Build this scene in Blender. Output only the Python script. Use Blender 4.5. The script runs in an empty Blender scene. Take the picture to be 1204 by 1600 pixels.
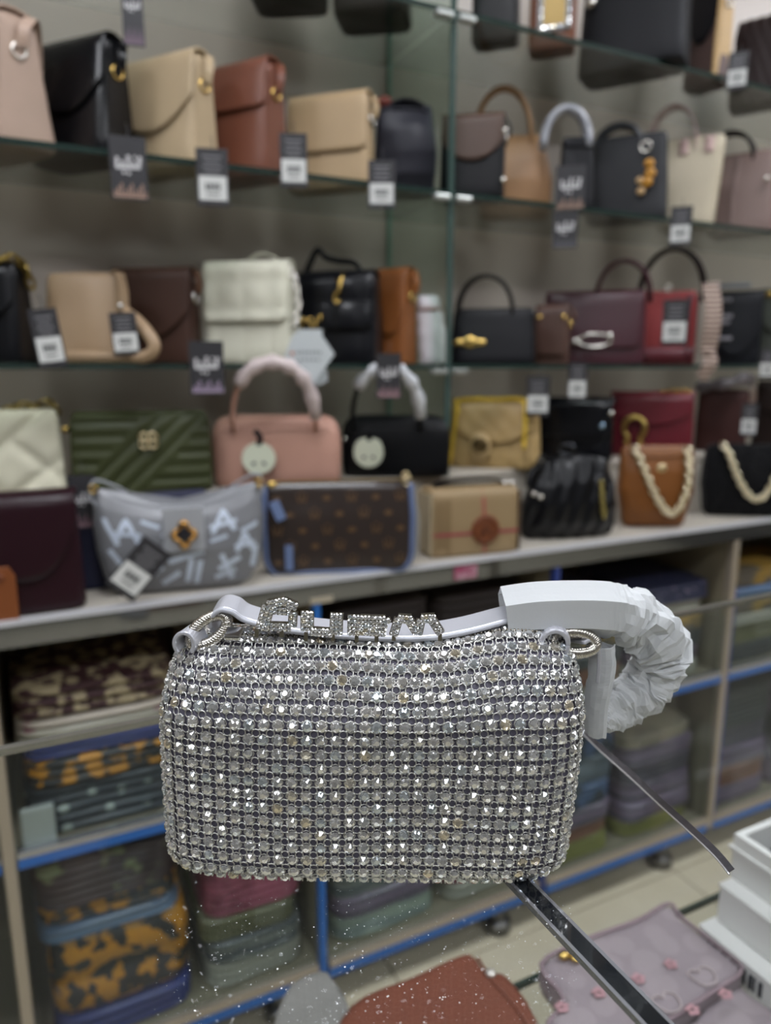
import bpy, bmesh, math, random
from mathutils import Vector, Matrix, noise
random.seed(7)
SC = bpy.context.scene
COL = SC.collection
PI = math.pi

# ------------------------------------------------------------------ camera
F = 1130.0                                   # focal length in pixels of the 1204 x 1600 frame
PITCH, YAW = math.radians(11.3), math.radians(26)
CAM = Vector((0, 0, 1.2))
cd = bpy.data.cameras.new('camera'); co = bpy.data.objects.new('camera', cd); COL.objects.link(co)
co.location = CAM; co.rotation_euler = (PI/2 - PITCH, 0, -YAW)
cd.sensor_fit = 'HORIZONTAL'; cd.sensor_width = 36; cd.lens = 36*F/1204
cd.clip_start = 0.01; cd.clip_end = 50
cd.dof.use_dof = True; cd.dof.focus_distance = 0.335; cd.dof.aperture_fstop = cd.lens/4.3
SC.camera = co
# ------------------------------------------------------------------ world, exposure
w = bpy.data.worlds.new('world'); SC.world = w; w.use_nodes = True
w.node_tree.nodes['Background'].inputs[0].default_value = (0.92, 0.96, 1, 1)
w.node_tree.nodes['Background'].inputs[1].default_value = 0.0
vs = SC.view_settings
vs.view_transform = 'Standard'; vs.look = 'None'; vs.gamma = 1; vs.use_curve_mapping = False
vs.exposure = 0.55
PANEL_POWER = 13.0            # panels over the aisle
REAR_POWER = 11.0              # panels behind the viewer
SC.cycles.transparent_max_bounces = 32

# ------------------------------------------------------------------ photo calibration
cp, sp_, cw, sw = math.cos(PITCH), math.sin(PITCH), math.cos(YAW), math.sin(YAW)
RV = Vector((cw, -sw, 0)); FV = Vector((sw*cp, cw*cp, -sp_)); UV = Vector((sw*sp_, cw*sp_, cp))
def ray(x, y): return FV + RV*((x-602)/F) - UV*((y-800)/F)
def at(x, y, Y=None, Z=None):
    r = ray(x, y)
    t = Y/r.y if Y is not None else (Z-CAM.z)/r.z
    return CAM + r*t

# ------------------------------------------------------------------ materials
def lin(c):
    if isinstance(c, str):
        c = c.lstrip('#'); c = [int(c[i:i+2], 16)/255 for i in (0, 2, 4)]
        c = [v/12.92 if v <= .04045 else ((v+.055)/1.055)**2.4 for v in c]
    return (c[0], c[1], c[2], 1)
_M = {}
def base_mat(name):
    m = bpy.data.materials.new(name); m.use_nodes = True
    nt = m.node_tree; b = nt.nodes['Principled BSDF']
    return m, nt, b
def bump(nt, b, scale, strength, dist=.001, tex='noise'):
    tc = nt.nodes.new('ShaderNodeTexCoord')
    n = nt.nodes.new('ShaderNodeTexNoise' if tex == 'noise' else 'ShaderNodeTexVoronoi'); n.inputs['Scale'].default_value = scale
    nt.links.new(tc.outputs['Object'], n.inputs['Vector'])
    bp = nt.nodes.new('ShaderNodeBump'); bp.inputs['Strength'].default_value = strength; bp.inputs['Distance'].default_value = dist
    nt.links.new(n.outputs[0], bp.inputs['Height']); nt.links.new(bp.outputs[0], b.inputs['Normal'])
def deep(c):
    l = lin(c); k = .5 if sum(l[:3])/3 < .022 else 1
    return (l[0]*k, l[1]*k, l[2]*k, 1)
def leather(c, rough=.42, coat=0.0, grain=.35):
    k = ('leather', c, rough, coat, grain)
    if k in _M: return _M[k]
    m, nt, b = base_mat('leather')
    tc = nt.nodes.new('ShaderNodeTexCoord'); n = nt.nodes.new('ShaderNodeTexNoise'); n.inputs['Scale'].default_value = 14; n.inputs['Detail'].default_value = 5
    nt.links.new(tc.outputs['Object'], n.inputs['Vector'])
    r = nt.nodes.new('ShaderNodeMapRange'); r.inputs['To Min'].default_value = .86; r.inputs['To Max'].default_value = 1.1
    nt.links.new(n.outputs[0], r.inputs['Value'])
    h = nt.nodes.new('ShaderNodeHueSaturation'); h.inputs['Color'].default_value = deep(c); nt.links.new(r.outputs[0], h.inputs['Value'])
    nt.links.new(h.outputs[0], b.inputs['Base Color'])
    b.inputs['Roughness'].default_value = rough; b.inputs['Coat Weight'].default_value = coat*.5
    b.inputs['Specular IOR Level'].default_value = .22 if sum(lin(c)[:3])/3 < .03 else .4
    bump(nt, b, 260, grain, .0006, 'voronoi')
    _M[k] = m; return m
def plain(c, rough=.5, metal=0.0, coat=0.0, bumps=None, spec=.5, sheen=0.0):
    k = ('plain', c, rough, metal, coat, bumps, spec, sheen)
    if k in _M: return _M[k]
    m, nt, b = base_mat('plain')
    b.inputs['Base Color'].default_value = lin(c); b.inputs['Roughness'].default_value = rough
    b.inputs['Metallic'].default_value = metal; b.inputs['Coat Weight'].default_value = coat
    b.inputs['Specular IOR Level'].default_value = spec; b.inputs['Sheen Weight'].default_value = sheen
    if bumps: bump(nt, b, *bumps)
    _M[k] = m; return m
def emit(c, s):
    m = bpy.data.materials.new('lamp_glow'); m.use_nodes = True; nt = m.node_tree; nt.nodes.clear()
    e = nt.nodes.new('ShaderNodeEmission'); e.inputs[0].default_value = lin(c); e.inputs[1].default_value = s
    o = nt.nodes.new('ShaderNodeOutputMaterial'); nt.links.new(e.outputs[0], o.inputs[0]); return m
def glass(name, tint, refl=1.0, rough=.0, haze=0.0, ior=1.5):
    m = bpy.data.materials.new(name); m.use_nodes = True; nt = m.node_tree; nt.nodes.clear()
    t = nt.nodes.new('ShaderNodeBsdfTransparent'); t.inputs[0].default_value = lin(tint)
    g = nt.nodes.new('ShaderNodeBsdfGlossy'); g.inputs['Roughness'].default_value = rough
    lw = nt.nodes.new('ShaderNodeLayerWeight'); lw.inputs[0].default_value = .5
    pw = nt.nodes.new('ShaderNodeMath'); pw.operation = 'POWER'; pw.inputs[1].default_value = 5; nt.links.new(lw.outputs['Facing'], pw.inputs[0])
    mu = nt.nodes.new('ShaderNodeMath'); mu.operation = 'MULTIPLY_ADD'; mu.inputs[1].default_value = .96*refl; mu.inputs[2].default_value = .04*refl; nt.links.new(pw.outputs[0], mu.inputs[0])
    mx = nt.nodes.new('ShaderNodeMixShader'); nt.links.new(mu.outputs[0], mx.inputs[0]); nt.links.new(t.outputs[0], mx.inputs[1]); nt.links.new(g.outputs[0], mx.inputs[2])
    last = mx
    if haze:
        d = nt.nodes.new('ShaderNodeBsdfDiffuse'); d.inputs[0].default_value = (.8, .85, .85, 1)
        m2 = nt.nodes.new('ShaderNodeMixShader'); m2.inputs[0].default_value = haze
        nt.links.new(mx.outputs[0], m2.inputs[1]); nt.links.new(d.outputs[0], m2.inputs[2]); last = m2
    o = nt.nodes.new('ShaderNodeOutputMaterial'); nt.links.new(last.outputs[0], o.inputs[0]); return m
def pattern(kind, c1, c2, scale, rough=.6, c3=None, coat=0.0, lo=.48, hi=.52):
    k = ('pat', kind, c1, c2, scale, rough, c3, coat, lo, hi)
    if k in _M: return _M[k]
    m, nt, b = base_mat('printed_cloth')
    tc = nt.nodes.new('ShaderNodeTexCoord')
    if kind == 'blotch':
        n = nt.nodes.new('ShaderNodeTexNoise'); n.inputs['Scale'].default_value = scale; n.inputs['Detail'].default_value = 2; out = n.outputs[0]
    elif kind == 'dots':
        n = nt.nodes.new('ShaderNodeTexVoronoi'); n.inputs['Scale'].default_value = scale; n.inputs['Randomness'].default_value = .6; out = n.outputs['Distance']
    else:
        n = nt.nodes.new('ShaderNodeTexWave'); n.inputs['Scale'].default_value = scale; n.inputs['Distortion'].default_value = 2.5; n.bands_direction = 'Z'; out = n.outputs[1]
    nt.links.new(tc.outputs['Object'], n.inputs['Vector'])
    r = nt.nodes.new('ShaderNodeValToRGB'); r.color_ramp.elements[0].position = lo; r.color_ramp.elements[1].position = hi
    r.color_ramp.elements[0].color = lin(c1); r.color_ramp.elements[1].color = lin(c2)
    if c3:
        e = r.color_ramp.elements.new(min(.99, hi+.1)); e.color = lin(c3)
    nt.links.new(out, r.inputs[0]); nt.links.new(r.outputs[0], b.inputs['Base Color'])
    b.inputs['Roughness'].default_value = rough; b.inputs['Coat Weight'].default_value = coat
    _M[k] = m; return m
GOLD = plain('#d6b56c', .25, 1.0); GOLDP = plain('#e2d0a6', .3, 1.0)
SILVER = plain('#d8d4cc', .22, 1.0); CHROME = plain('#c9c9cc', .12, 1.0)
BLACKL = leather('#191920', .38); PINKT = None

# ------------------------------------------------------------------ objects
def link(o, parent=None):
    COL.objects.link(o)
    if parent is not None: o.parent = parent
    return o
def thing(name, label, cat, loc=(0, 0, 0), rz=0, group=None):
    o = bpy.data.objects.new(name, None); o.empty_display_size = .03; link(o)
    o.location = loc; o.rotation_euler = (0, 0, rz)
    o['label'] = label; o['category'] = cat
    if group: o['group'] = group
    return o
def tag(o, label=None, cat=None, group=None, kind=None):
    if label: o['label'] = label
    if cat: o['category'] = cat
    if group: o['group'] = group
    if kind: o['kind'] = kind
    return o
def mesh(name, vf, mat, parent=None, smooth=True, loc=None, rot=None, bevel=0, solid=0, seg=2, sub=0):
    me = bpy.data.meshes.new(name); me.from_pydata([tuple(v) for v in vf[0]], [], vf[1])
    if mat: me.materials.append(mat)
    if smooth: me.polygons.foreach_set('use_smooth', [True]*len(me.polygons))
    me.update()
    o = bpy.data.objects.new(name, me); link(o, parent)
    if loc is not None: o.location = loc
    if rot is not None: o.rotation_euler = rot
    if solid:
        s = o.modifiers.new('solid', 'SOLIDIFY'); s.thickness = solid; s.offset = 0
    if bevel:
        b = o.modifiers.new('bevel', 'BEVEL'); b.width = bevel; b.segments = seg; b.limit_method = 'ANGLE'; b.angle_limit = .7
        me.polygons.foreach_set('use_smooth', [False]*len(me.polygons))
    if sub:
        s = o.modifiers.new('sub', 'SUBSURF'); s.levels = sub; s.render_levels = sub
    return o
def box(x0, x1, y0, y1, z0, z1):
    v = [(x, y, z) for z in (z0, z1) for y in (y0, y1) for x in (x0, x1)]
    return v, [(0, 2, 3, 1), (4, 5, 7, 6), (0, 1, 5, 4), (2, 6, 7, 3), (0, 4, 6, 2), (1, 3, 7, 5)]
def cbox(c, s): return box(c[0]-s[0]/2, c[0]+s[0]/2, c[1]-s[1]/2, c[1]+s[1]/2, c[2]-s[2]/2, c[2]+s[2]/2)
def join(*vfs):
    V, Fs = [], []
    for v, f in vfs:
        o = len(V); V += [tuple(p) for p in v]; Fs += [tuple(i+o for i in q) for q in f]
    return V, Fs
def xf(vf, M): return [tuple(M @ Vector(p)) for p in vf[0]], vf[1]
def T(x, y, z): return Matrix.Translation((x, y, z))
def Rz(a): return Matrix.Rotation(a, 4, 'Z')
def Rx(a): return Matrix.Rotation(a, 4, 'X')
def Ry(a): return Matrix.Rotation(a, 4, 'Y')
def cat(pts, k=6, closed=False):
    pts = [Vector(p) for p in pts]; n = len(pts); out = []
    rng = range(n) if closed else range(n-1)
    for i in rng:
        if closed: a, b, c, d = pts[(i-1) % n], pts[i], pts[(i+1) % n], pts[(i+2) % n]
        else: a, b, c, d = pts[max(i-1, 0)], pts[i], pts[i+1], pts[min(i+2, n-1)]
        for j in range(k):
            t = j/k
            out.append(.5*((2*b)+(-a+c)*t+(2*a-5*b+4*c-d)*t*t+(-a+3*b-3*c+d)*t**3))
    if not closed: out.append(pts[-1])
    return out
def tube(path, r, n=8, closed=False, rb=None, side=None, cap=True):
    """sweep an ellipse; r / rb are numbers or functions of t in 0..1; side fixes the first cross axis"""
    P = [Vector(p) for p in path]; m = len(P); V = []; Fs = []; prev = None
    for i, p in enumerate(P):
        if closed: t = (P[(i+1) % m]-P[i-1]).normalized()
        else: t = (P[min(i+1, m-1)]-P[max(i-1, 0)]).normalized()
        if side is not None: a = Vector(side); a = (a-t*a.dot(t)).normalized()
        elif prev is None:
            a = Vector((0, 0, 1)) if abs(t.z) < .9 else Vector((1, 0, 0)); a = (a-t*a.dot(t)).normalized()
        else: a = (prev-t*prev.dot(t)).normalized()
        prev = a; b = t.cross(a)
        f = i/max(1, m-1)
        ra = r(f) if callable(r) else r
        rr = ra if rb is None else (rb(f) if callable(rb) else rb)
        for j in range(n):
            q = 2*PI*j/n; V.append(p+a*ra*math.cos(q)+b*rr*math.sin(q))
    for i in range(m if closed else m-1):
        for j in range(n):
            k = (i+1) % m
            Fs.append((i*n+j, i*n+(j+1) % n, k*n+(j+1) % n, k*n+j))
    if not closed and cap:
        Fs.append(tuple(range(n))[::-1]); Fs.append(tuple((m-1)*n+j for j in range(n)))
    return V, Fs
def strap(path, side, width, th):
    """flat band: width along 'side', thickness across"""
    P = [Vector(p) for p in path]; S = Vector(side).normalized(); V = []; Fs = []; m = len(P)
    for i, p in enumerate(P):
        t = (P[min(i+1, m-1)]-P[max(i-1, 0)]).normalized(); s = (S-t*S.dot(t)).normalized(); nn = t.cross(s)
        for a, b in ((-.5, -.5), (.5, -.5), (.5, .5), (-.5, .5)): V.append(p+s*width*a+nn*th*b)
    for i in range(m-1):
        for j in range(4): Fs.append((i*4+j, i*4+(j+1) % 4, i*4+4+(j+1) % 4, i*4+4+j))
    Fs += [(3, 2, 1, 0), tuple((m-1)*4+j for j in range(4))]
    return V, Fs
def torus(R, r, n=16, m=6, sx=1, sy=1, M=None):
    V = []; Fs = []
    for i in range(n):
        a = 2*PI*i/n
        for j in range(m):
            b = 2*PI*j/m; V.append(((R*sx+r*math.cos(b))*math.cos(a), (R*sy+r*math.cos(b))*math.sin(a), r*math.sin(b)))
    for i in range(n):
        for j in range(m): Fs.append((i*m+j, ((i+1) % n)*m+j, ((i+1) % n)*m+(j+1) % m, i*m+(j+1) % m))
    return xf((V, Fs), M) if M else (V, Fs)
def lathe(prof, n=20, M=None):
    V = []; Fs = []
    for r, z in prof:
        for j in range(n): a = 2*PI*j/n; V.append((r*math.cos(a), r*math.sin(a), z))
    for i in range(len(prof)-1):
        for j in range(n): Fs.append((i*n+j, i*n+(j+1) % n, (i+1)*n+(j+1) % n, (i+1)*n+j))
    Fs.append(tuple(range(n))[::-1]); Fs.append(tuple((len(prof)-1)*n+j for j in range(n)))
    return xf((V, Fs), M) if M else (V, Fs)
def poly(outline, y0, y1):
    """extrude an xz outline between y0 (front) and y1"""
    n = len(outline); V = [(x, y0, z) for x, z in outline]+[(x, y1, z) for x, z in outline]
    Fs = [tuple(range(n)), tuple(range(2*n-1, n-1, -1))]+[(i, i+n, (i+1) % n+n, (i+1) % n) for i in range(n)]
    return V, Fs
def ellipsoid(c, r, n=12, m=8):
    return lathe([(max(.02, math.sin(PI*i/m)), -math.cos(PI*i/m)) for i in range(m+1)], n, T(*c) @ Matrix.Diagonal((r[0], r[1], r[2], 1)))

class Loft:
    """closed body from superellipse sections (z, half width, half depth, exponent, cx, cy)"""
    def __init__(s, secs, n=56, k=6, warp=None):
        s.S = [tuple(list(q)+[0]*(6-len(q))) for q in secs]; s.n = n; s.k = k; s.warp = warp
    def sec(s, z):
        S = s.S
        if z <= S[0][0]: return S[0]
        for a, b in zip(S, S[1:]):
            if z <= b[0]:
                t = (z-a[0])/max(1e-9, b[0]-a[0]); return tuple(a[i]+(b[i]-a[i])*t for i in range(6))
        return S[-1]
    def pt(s, x, z, off=0.0, back=False):
        _, hw, hd, e, cx, cy = s.sec(z)
        u = min(1, abs(x-cx)/max(hw, 1e-6)); y = hd*max(0, 1-u**e)**(1/e)
        p = Vector((x, cy+y if back else cy-y, z))
        if s.warp: p = Vector(s.warp(p))
        p.y += off if back else -off
        return p
    def vf(s):
        zs = []
        for a, b in zip(s.S, s.S[1:]):
            for j in range(s.k): zs.append(a[0]+(b[0]-a[0])*j/s.k)
        zs.append(s.S[-1][0])
        V = []; Fs = []; n = s.n
        for z in zs:
            _, hw, hd, e, cx, cy = s.sec(z)
            D = []
            for i in range(241):
                a = 2*PI*i/240; c, q = math.cos(a), math.sin(a)
                D.append((hw*math.copysign(abs(c)**(2/e), c), hd*math.copysign(abs(q)**(2/e), q)))
            L = [0]
            for i in range(240): L.append(L[-1]+math.hypot(D[i+1][0]-D[i][0], D[i+1][1]-D[i][1]))
            i = 0
            for j in range(n):
                t = L[-1]*j/n
                while L[i+1] < t: i += 1
                f = (t-L[i])/max(1e-9, L[i+1]-L[i])
                p = Vector((cx+D[i][0]+(D[i+1][0]-D[i][0])*f, cy+D[i][1]+(D[i+1][1]-D[i][1])*f, z))
                V.append(Vector(s.warp(p)) if s.warp else p)
        m = len(zs)
        for i in range(m-1):
            for j in range(n): Fs.append((i*n+j, i*n+(j+1) % n, (i+1)*n+(j+1) % n, (i+1)*n+j))
        for row, flip in ((0, True), (m-1, False)):
            c = sum((V[row*n+j] for j in range(n)), Vector())/n; ci = len(V); V.append(c)
            for j in range(n):
                q = (row*n+j, row*n+(j+1) % n, ci); Fs.append(q[::-1] if flip else q)
        return V, Fs
    def stroke(s, pts, wd, off=.0006, step=8):
        """a flat band of width wd following points (x, z) on the front of the body"""
        P = []
        for a, b in zip(pts, pts[1:]):
            for j in range(step): P.append((a[0]+(b[0]-a[0])*j/step, a[1]+(b[1]-a[1])*j/step))
        P.append(pts[-1]); V = []; Fs = []
        for i, p in enumerate(P):
            q0, q1 = P[max(0, i-1)], P[min(len(P)-1, i+1)]; dx, dz = q1[0]-q0[0], q1[1]-q0[1]; l = math.hypot(dx, dz) or 1
            nx, nz = -dz/l*wd/2, dx/l*wd/2
            V += [s.pt(p[0]+nx, p[1]+nz, off), s.pt(p[0]-nx, p[1]-nz, off)]
        for i in range(len(P)-1): Fs.append((2*i, 2*i+2, 2*i+3, 2*i+1))
        return V, Fs
def chain_path(path, pitch):
    P = [Vector(p) for p in path]; out = []; acc = 0; nxt = 0
    for a, b in zip(P, P[1:]):
        l = (b-a).length
        while acc+l >= nxt and l > 0:
            out.append((a+(b-a)*((nxt-acc)/l), (b-a).normalized())); nxt += pitch
        acc += l
    return out
def link_frames(path, pitch):
    for i, (p, t) in enumerate(chain_path(path, pitch)):
        a = Vector((0, -1, .2)); a = (a-t*a.dot(t)).normalized(); b = t.cross(a)
        M = Matrix((( t.x, b.x, a.x, p.x), (t.y, b.y, a.y, p.y), (t.z, b.z, a.z, p.z), (0, 0, 0, 1)))
        yield M @ Rx(PI/4 if i % 2 else -PI/4)
def chain(path, pitch, wire):
    return join(*[torus(pitch*.5, wire, 10, 5, 1.35, .8, M) for M in link_frames(path, pitch)])

# ================================================================== THE SETTING
FLOOR = -0.08
FY = 1.17                # front plane of the wall cabinet
WALLY = 1.56
def struct(name, vf, mat, parent=None, **k):
    o = mesh(name, vf, mat, parent, smooth=False, **k)
    if parent is None: o['kind'] = 'structure'
    return o
wallm, nt, b = base_mat('painted_wall')
b.inputs['Base Color'].default_value = lin('#a8a194'); b.inputs['Roughness'].default_value = .35
tc = nt.nodes.new('ShaderNodeTexCoord'); n = nt.nodes.new('ShaderNodeTexNoise'); n.inputs['Scale'].default_value = 2.2; nt.links.new(tc.outputs['Object'], n.inputs['Vector'])
r = nt.nodes.new('ShaderNodeValToRGB'); r.color_ramp.elements[0].color = lin('#aca096'); r.color_ramp.elements[1].color = lin('#bdb1a6'); nt.links.new(n.outputs[0], r.inputs[0]); nt.links.new(r.outputs[0], b.inputs['Base Color'])
struct('wall_back', box(-2.2, 4.2, WALLY, WALLY+.1, FLOOR, 2.8), wallm)
struct('wall_left', box(-2.3, -2.2, -2.6, WALLY+.1, FLOOR, 2.8), plain('#6b6862', .6))
struct('wall_right', box(4.2, 4.3, -2.6, WALLY+.1, FLOOR, 2.8), plain('#6b6862', .6))
struct('wall_rear', box(-2.3, 4.3, -2.7, -2.6, FLOOR, 2.8), plain('#6f6c67', .6))
struct('ceiling', box(-2.3, 4.3, -2.7, WALLY+.1, 2.8, 2.9), plain('#a3a3a1', .8))
fl = struct('floor', box(-2.2, 4.2, -2.6, WALLY, FLOOR-.1, FLOOR-.004), plain('#77705f', .7))
tilem, nt, b = base_mat('floor_tile')
tc = nt.nodes.new('ShaderNodeTexCoord'); n = nt.nodes.new('ShaderNodeTexNoise'); n.inputs['Scale'].default_value = 9; n.inputs['Detail'].default_value = 6; nt.links.new(tc.outputs['Object'], n.inputs['Vector'])
r = nt.nodes.new('ShaderNodeValToRGB'); r.color_ramp.elements[0].color = lin('#b3aa92'); r.color_ramp.elements[1].color = lin('#c6bfa9'); nt.links.new(n.outputs[0], r.inputs[0]); nt.links.new(r.outputs[0], b.inputs['Base Color']); b.inputs['Roughness'].default_value = .12
tm = None
for i in range(16):
    for j in range(10):
        x, y = -2.2+.2+i*.4, 1.36-j*.4
        if tm is None:
            o = mesh('tile', cbox((0, 0, 0), (.396, .396, .008)), tilem, fl, smooth=False, bevel=.0015, seg=1); tm = o.data
            o0 = o
        else:
            o = o0.copy(); link(o, fl)
        o.location = (x, y, FLOOR-.004)

# ceiling lamps (above and behind the camera)
pm = emit('#f6f9ff', PANEL_POWER); pm2 = emit('#f6f9ff', REAR_POWER)
lf = plain('#e8e8e8', .4)
k = 0
for i, x in enumerate((-1.3, 0.2, 1.7, 3.2)):
    for j, y in enumerate((0.5, -1.3)):
        t = thing('ceiling_light_offscreen', 'square white ceiling light panel', 'light', (x, y, 2.78), 0, 'ceiling light panels')
        mesh('frame', join(cbox((-.31, 0, 0), (.02, .64, .04)), cbox((.31, 0, 0), (.02, .64, .04)), cbox((0, -.31, 0), (.6, .02, .04)), cbox((0, .31, 0), (.6, .02, .04))), lf, t, smooth=False)
        mesh('diffuser_offscreen', cbox((0, 0, -.005), (.6, .6, .012)), pm2 if j else pm, t, smooth=False)

# ------------------------------------------------------------------ wall cabinet
ALU = plain('#b7ab9b', .35, .6); ALUB = plain('#c2c3ca', .2, .85); BLUE = plain('#1d62b0', .3); NAVYT = plain('#2a3a78', .35)
INS = plain('#7d7462', .6); LEDGE = plain('#b9b2a6', .35)
POSTX = [-.09, .433, .975, 1.526, 2.07]
cab = thing('wall_cabinet', 'long low glazed wall cabinet with aluminium posts and blue trim under the handbags', 'cabinet', (.99, FY, 0))
def cpart(name, vf, mat, **k):
    return mesh(name, ([(v[0]-.99, v[1]-FY, v[2]) for v in vf[0]], vf[1]), mat, cab, smooth=False, **k)
X0, X1 = -.64, 2.62
cpart('worktop', box(X0, X1, FY+.004, WALLY, .800, .828), LEDGE)
cpart('front_edge', box(X0, X1, FY-.004, FY+.004, .787, .822), plain('#8d9095', .08, 1.0))
cpart('edge_trim', box(X0, X1, FY-.006, FY+.006, .822, .830), plain('#cfd0d6', .3, .3))
cpart('back_panel', box(X0, X1, WALLY-.02, WALLY, .0, .800), INS)
cpart('bottom_panel', box(X0, X1, FY+.01, WALLY-.02, .004, .022), INS)
cpart('shelf', box(X0, X1, FY+.012, WALLY-.02, .425, .437), INS)
for i, x in enumerate([-.63]+POSTX+[2.61]):
    hwp = .0065 if i in (2, 3) else .009
    p = cpart('post', box(x-hwp, x+hwp, FY-.004, FY+.016, .0, .787), BLUE if i == 2 else NAVYT if i == 3 else ALU, bevel=.002)
    cpart('divider', box(x-.006, x+.006, FY+.016, WALLY-.02, .022, .80), INS)
    if i > 3:
        mesh('blue_strip', ([(v[0]-.99, v[1]-FY, v[2]) for v in box(x+.009, x+.018, FY-.002, FY+.012, .0, .66 if i > 2 else .787)[0]], box(0, 1, 0, 1, 0, 1)[1]), BLUE if i == 2 else NAVYT, cab, smooth=False)
for a, b_ in zip([-.63]+POSTX, POSTX+[2.61]):
    cpart('blue_rail', box(a+.012, b_-.012, FY-.004, FY+.012, .418, .436), BLUE)
    cpart('rail_cap', box(a+.012, b_-.012, FY-.005, FY+.012, .436, .446), ALUB)
    cpart('base_rail', box(a+.012, b_-.012, FY-.004, FY+.012, -.004, .018), BLUE)
    cpart('base_cap', box(a+.012, b_-.012, FY-.005, FY+.010, .018, .034), ALU)
PANE = glass('cabinet_pane', '#f4f8f7', .25)
for a, b_ in zip([-.63]+POSTX, POSTX+[2.61]):
    cpart('door_pane', box(a+.012, b_-.012, FY+.002, FY+.006, .034, .418), PANE)
    cpart('door_pane', box(a+.012, b_-.012, FY+.002, FY+.006, .446, .64), PANE)
for x in (-.2, .35, .875, 1.386, 1.9):
    cpart('foot', lathe([(.016, -.004), (.016, -.045), (.030, -.055), (.032, -.078), (.028, -.08)], 18, T(x, FY+.03, 0)), plain('#6a6966', .3, 1.0))

# riser step and glass shelving
RZT = .978
rs = thing('riser_step', 'pale stepped plinth behind the front row of handbags', 'shelf', (.99, 1.43, .831))
mesh('step_top', box(-1.6, 1.6, -.115, .125, RZT-.831-.012, RZT-.831), LEDGE, rs, smooth=False, bevel=.002)
mesh('step_front', box(-1.6, 1.6, -.112, -.100, 0, RZT-.831-.012), LEDGE, rs, smooth=False)
SG = glass('shelf_glass', '#e2e6e3', 1.0); SE = plain('#1c2f2b', .15, 0, 1.0); PG = glass('partition_glass', '#eef5f1', .6)
ZA, ZB, ZC = 1.206, 1.534, 1.849
PX = .768
SF = 1.285
clipm = plain('#b9bcb8', .3, .8)
part = thing('glass_partition', 'upright green-edged glass divider panel between the shelf bays', 'glass panel', (PX, SF, RZT))
mesh('pane', box(-.004, .004, .004, .268, 0, 1.25), PG, part, smooth=False)
mesh('front_edge', box(-.0055, .0055, -.001, .004, 0, 1.25), plain('#3a4d49', .15, 0, 1.0), part, smooth=False)
mesh('back_edge', box(-.0045, .0045, .268, .272, 0, 1.25), plain('#9dbdb1', .2), part, smooth=False)
names = {ZA: 'lowest glass shelf', ZB: 'middle glass shelf', ZC: 'top glass shelf'}
for z in (ZA, ZB, ZC):
    for bay, (a, b_) in (('beige flap bag', (-.62, PX-.006)), ('burgundy satchel', (PX+.006, 2.6))):
        t = thing('glass_shelf', f'{names[z]} of the bay with the ' + ('quilted black bag' if a < 0 else 'burgundy satchel'), 'shelf', ((a+b_)/2, SF, z-.008))
        h = (b_-a)/2
        mesh('pane', box(-h, h, .004, .27, 0, .008), SG, t, smooth=False)
        mesh('front_edge', box(-h, h, 0, .004, -.0005, .0085), SE, t, smooth=False)
        s_ = 1 if a < 0 else -1
        mesh('clip', cbox((s_*(h-.018), -.002, -.006), (.034, .02, .01)), clipm, t, smooth=False, bevel=.002)

# ------------------------------------------------------------------ folded cloths in the cabinet
def cloth(name, label, x0, x1, z0, th, mat, y0=None, dp=.26, seed=0, catg='cloth', rz=0):
    y0 = FY+.03 if y0 is None else y0
    hw, hd = (x1-x0)/2, dp/2
    lay = max(1, round(th/.016)) if th < .12 else 2
    secs = []
    N = lay*4
    for i in range(N+1):
        f = i/N; q = abs(math.sin(PI*f*lay))**.5
        e = .90+.10*q
        if i in (0, N): e = .88
        secs.append((f*th, hw*(.965+.035*q), hd*e, 7))
    def wp(p):
        v = noise.noise_vector(Vector((p.x*9+seed*3.1, p.y*9, p.z*20+seed)))
        f = p.z/th
        return (p.x+v.x*.006, p.y+v.y*.006, p.z)
    o = mesh(name, Loft(secs, 44, 1, wp).vf(), mat, None)
    o.location = ((x0+x1)/2, y0+hd, z0); o.rotation_euler = (0, 0, rz)
    return tag(o, label, catg, 'folded textiles in the wall cabinet')
LEO = pattern('blotch', '#101116', '#bd7d10', 33, .5, None, .15, .49, .515)
FLO = pattern('blotch', '#35191c', '#9d9072', 42, .7, None, 0, .50, .58)
WFL = pattern('dots', '#7a3f55', '#aaa294', 16, .6, None, .2, .15, .22)
NDOT = pattern('dots', '#9aa09a', '#1f2833', 22, .5, None, .3, .16, .2)
MFL = pattern('blotch', '#3c2529', '#8d8f66', 17, .6, None, .3, .57, .64)
MAU = pattern('wave', '#75627a', '#564a5a', 12, .5, None, .5, .3, .7)
NAVP = pattern('dots', '#7d7388', '#242842', 40, .6, None, .2, .2, .3)
OCH = pattern('blotch', '#5b5346', '#9a7a33', 14, .6, None, .2, .45, .55)
GRC = pattern('wave', '#6e706c', '#53575a', 9, .6, None, .4)
PKC = pattern('blotch', '#7a2f45', '#a8536a', 20, .6, None, .2, .4, .6)
BLC = plain('#1d2d70', .6, 0, .2); STL = pattern('wave', '#4c6280', '#5c7596', 12, .45, None, .5)
OLV = pattern('blotch', '#5e5c3c', '#74715a', 11, .6, None, .3); PUR = plain('#4a4352', .5, 0, .5)
BLG = pattern('wave', '#566371', '#46525f', 8, .4, None, .6); PGR = pattern('wave', '#8f9a8c', '#7a8580', 8, .4, None, .6)
DKB = plain('#2c2422', .7); SLB = pattern('blotch', '#26303f', '#465c82', 12, .5, None, .4); BRN = plain('#7a5240', .6); BEI = pattern('blotch', '#8f8272', '#a2937f', 8, .7)
DGR = plain('#3a3d40', .6, 0, .3); LGR = plain('#a29e92', .6); YGR = plain('#7d7a3e', .6, 0, .3)
seed = 0
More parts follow.
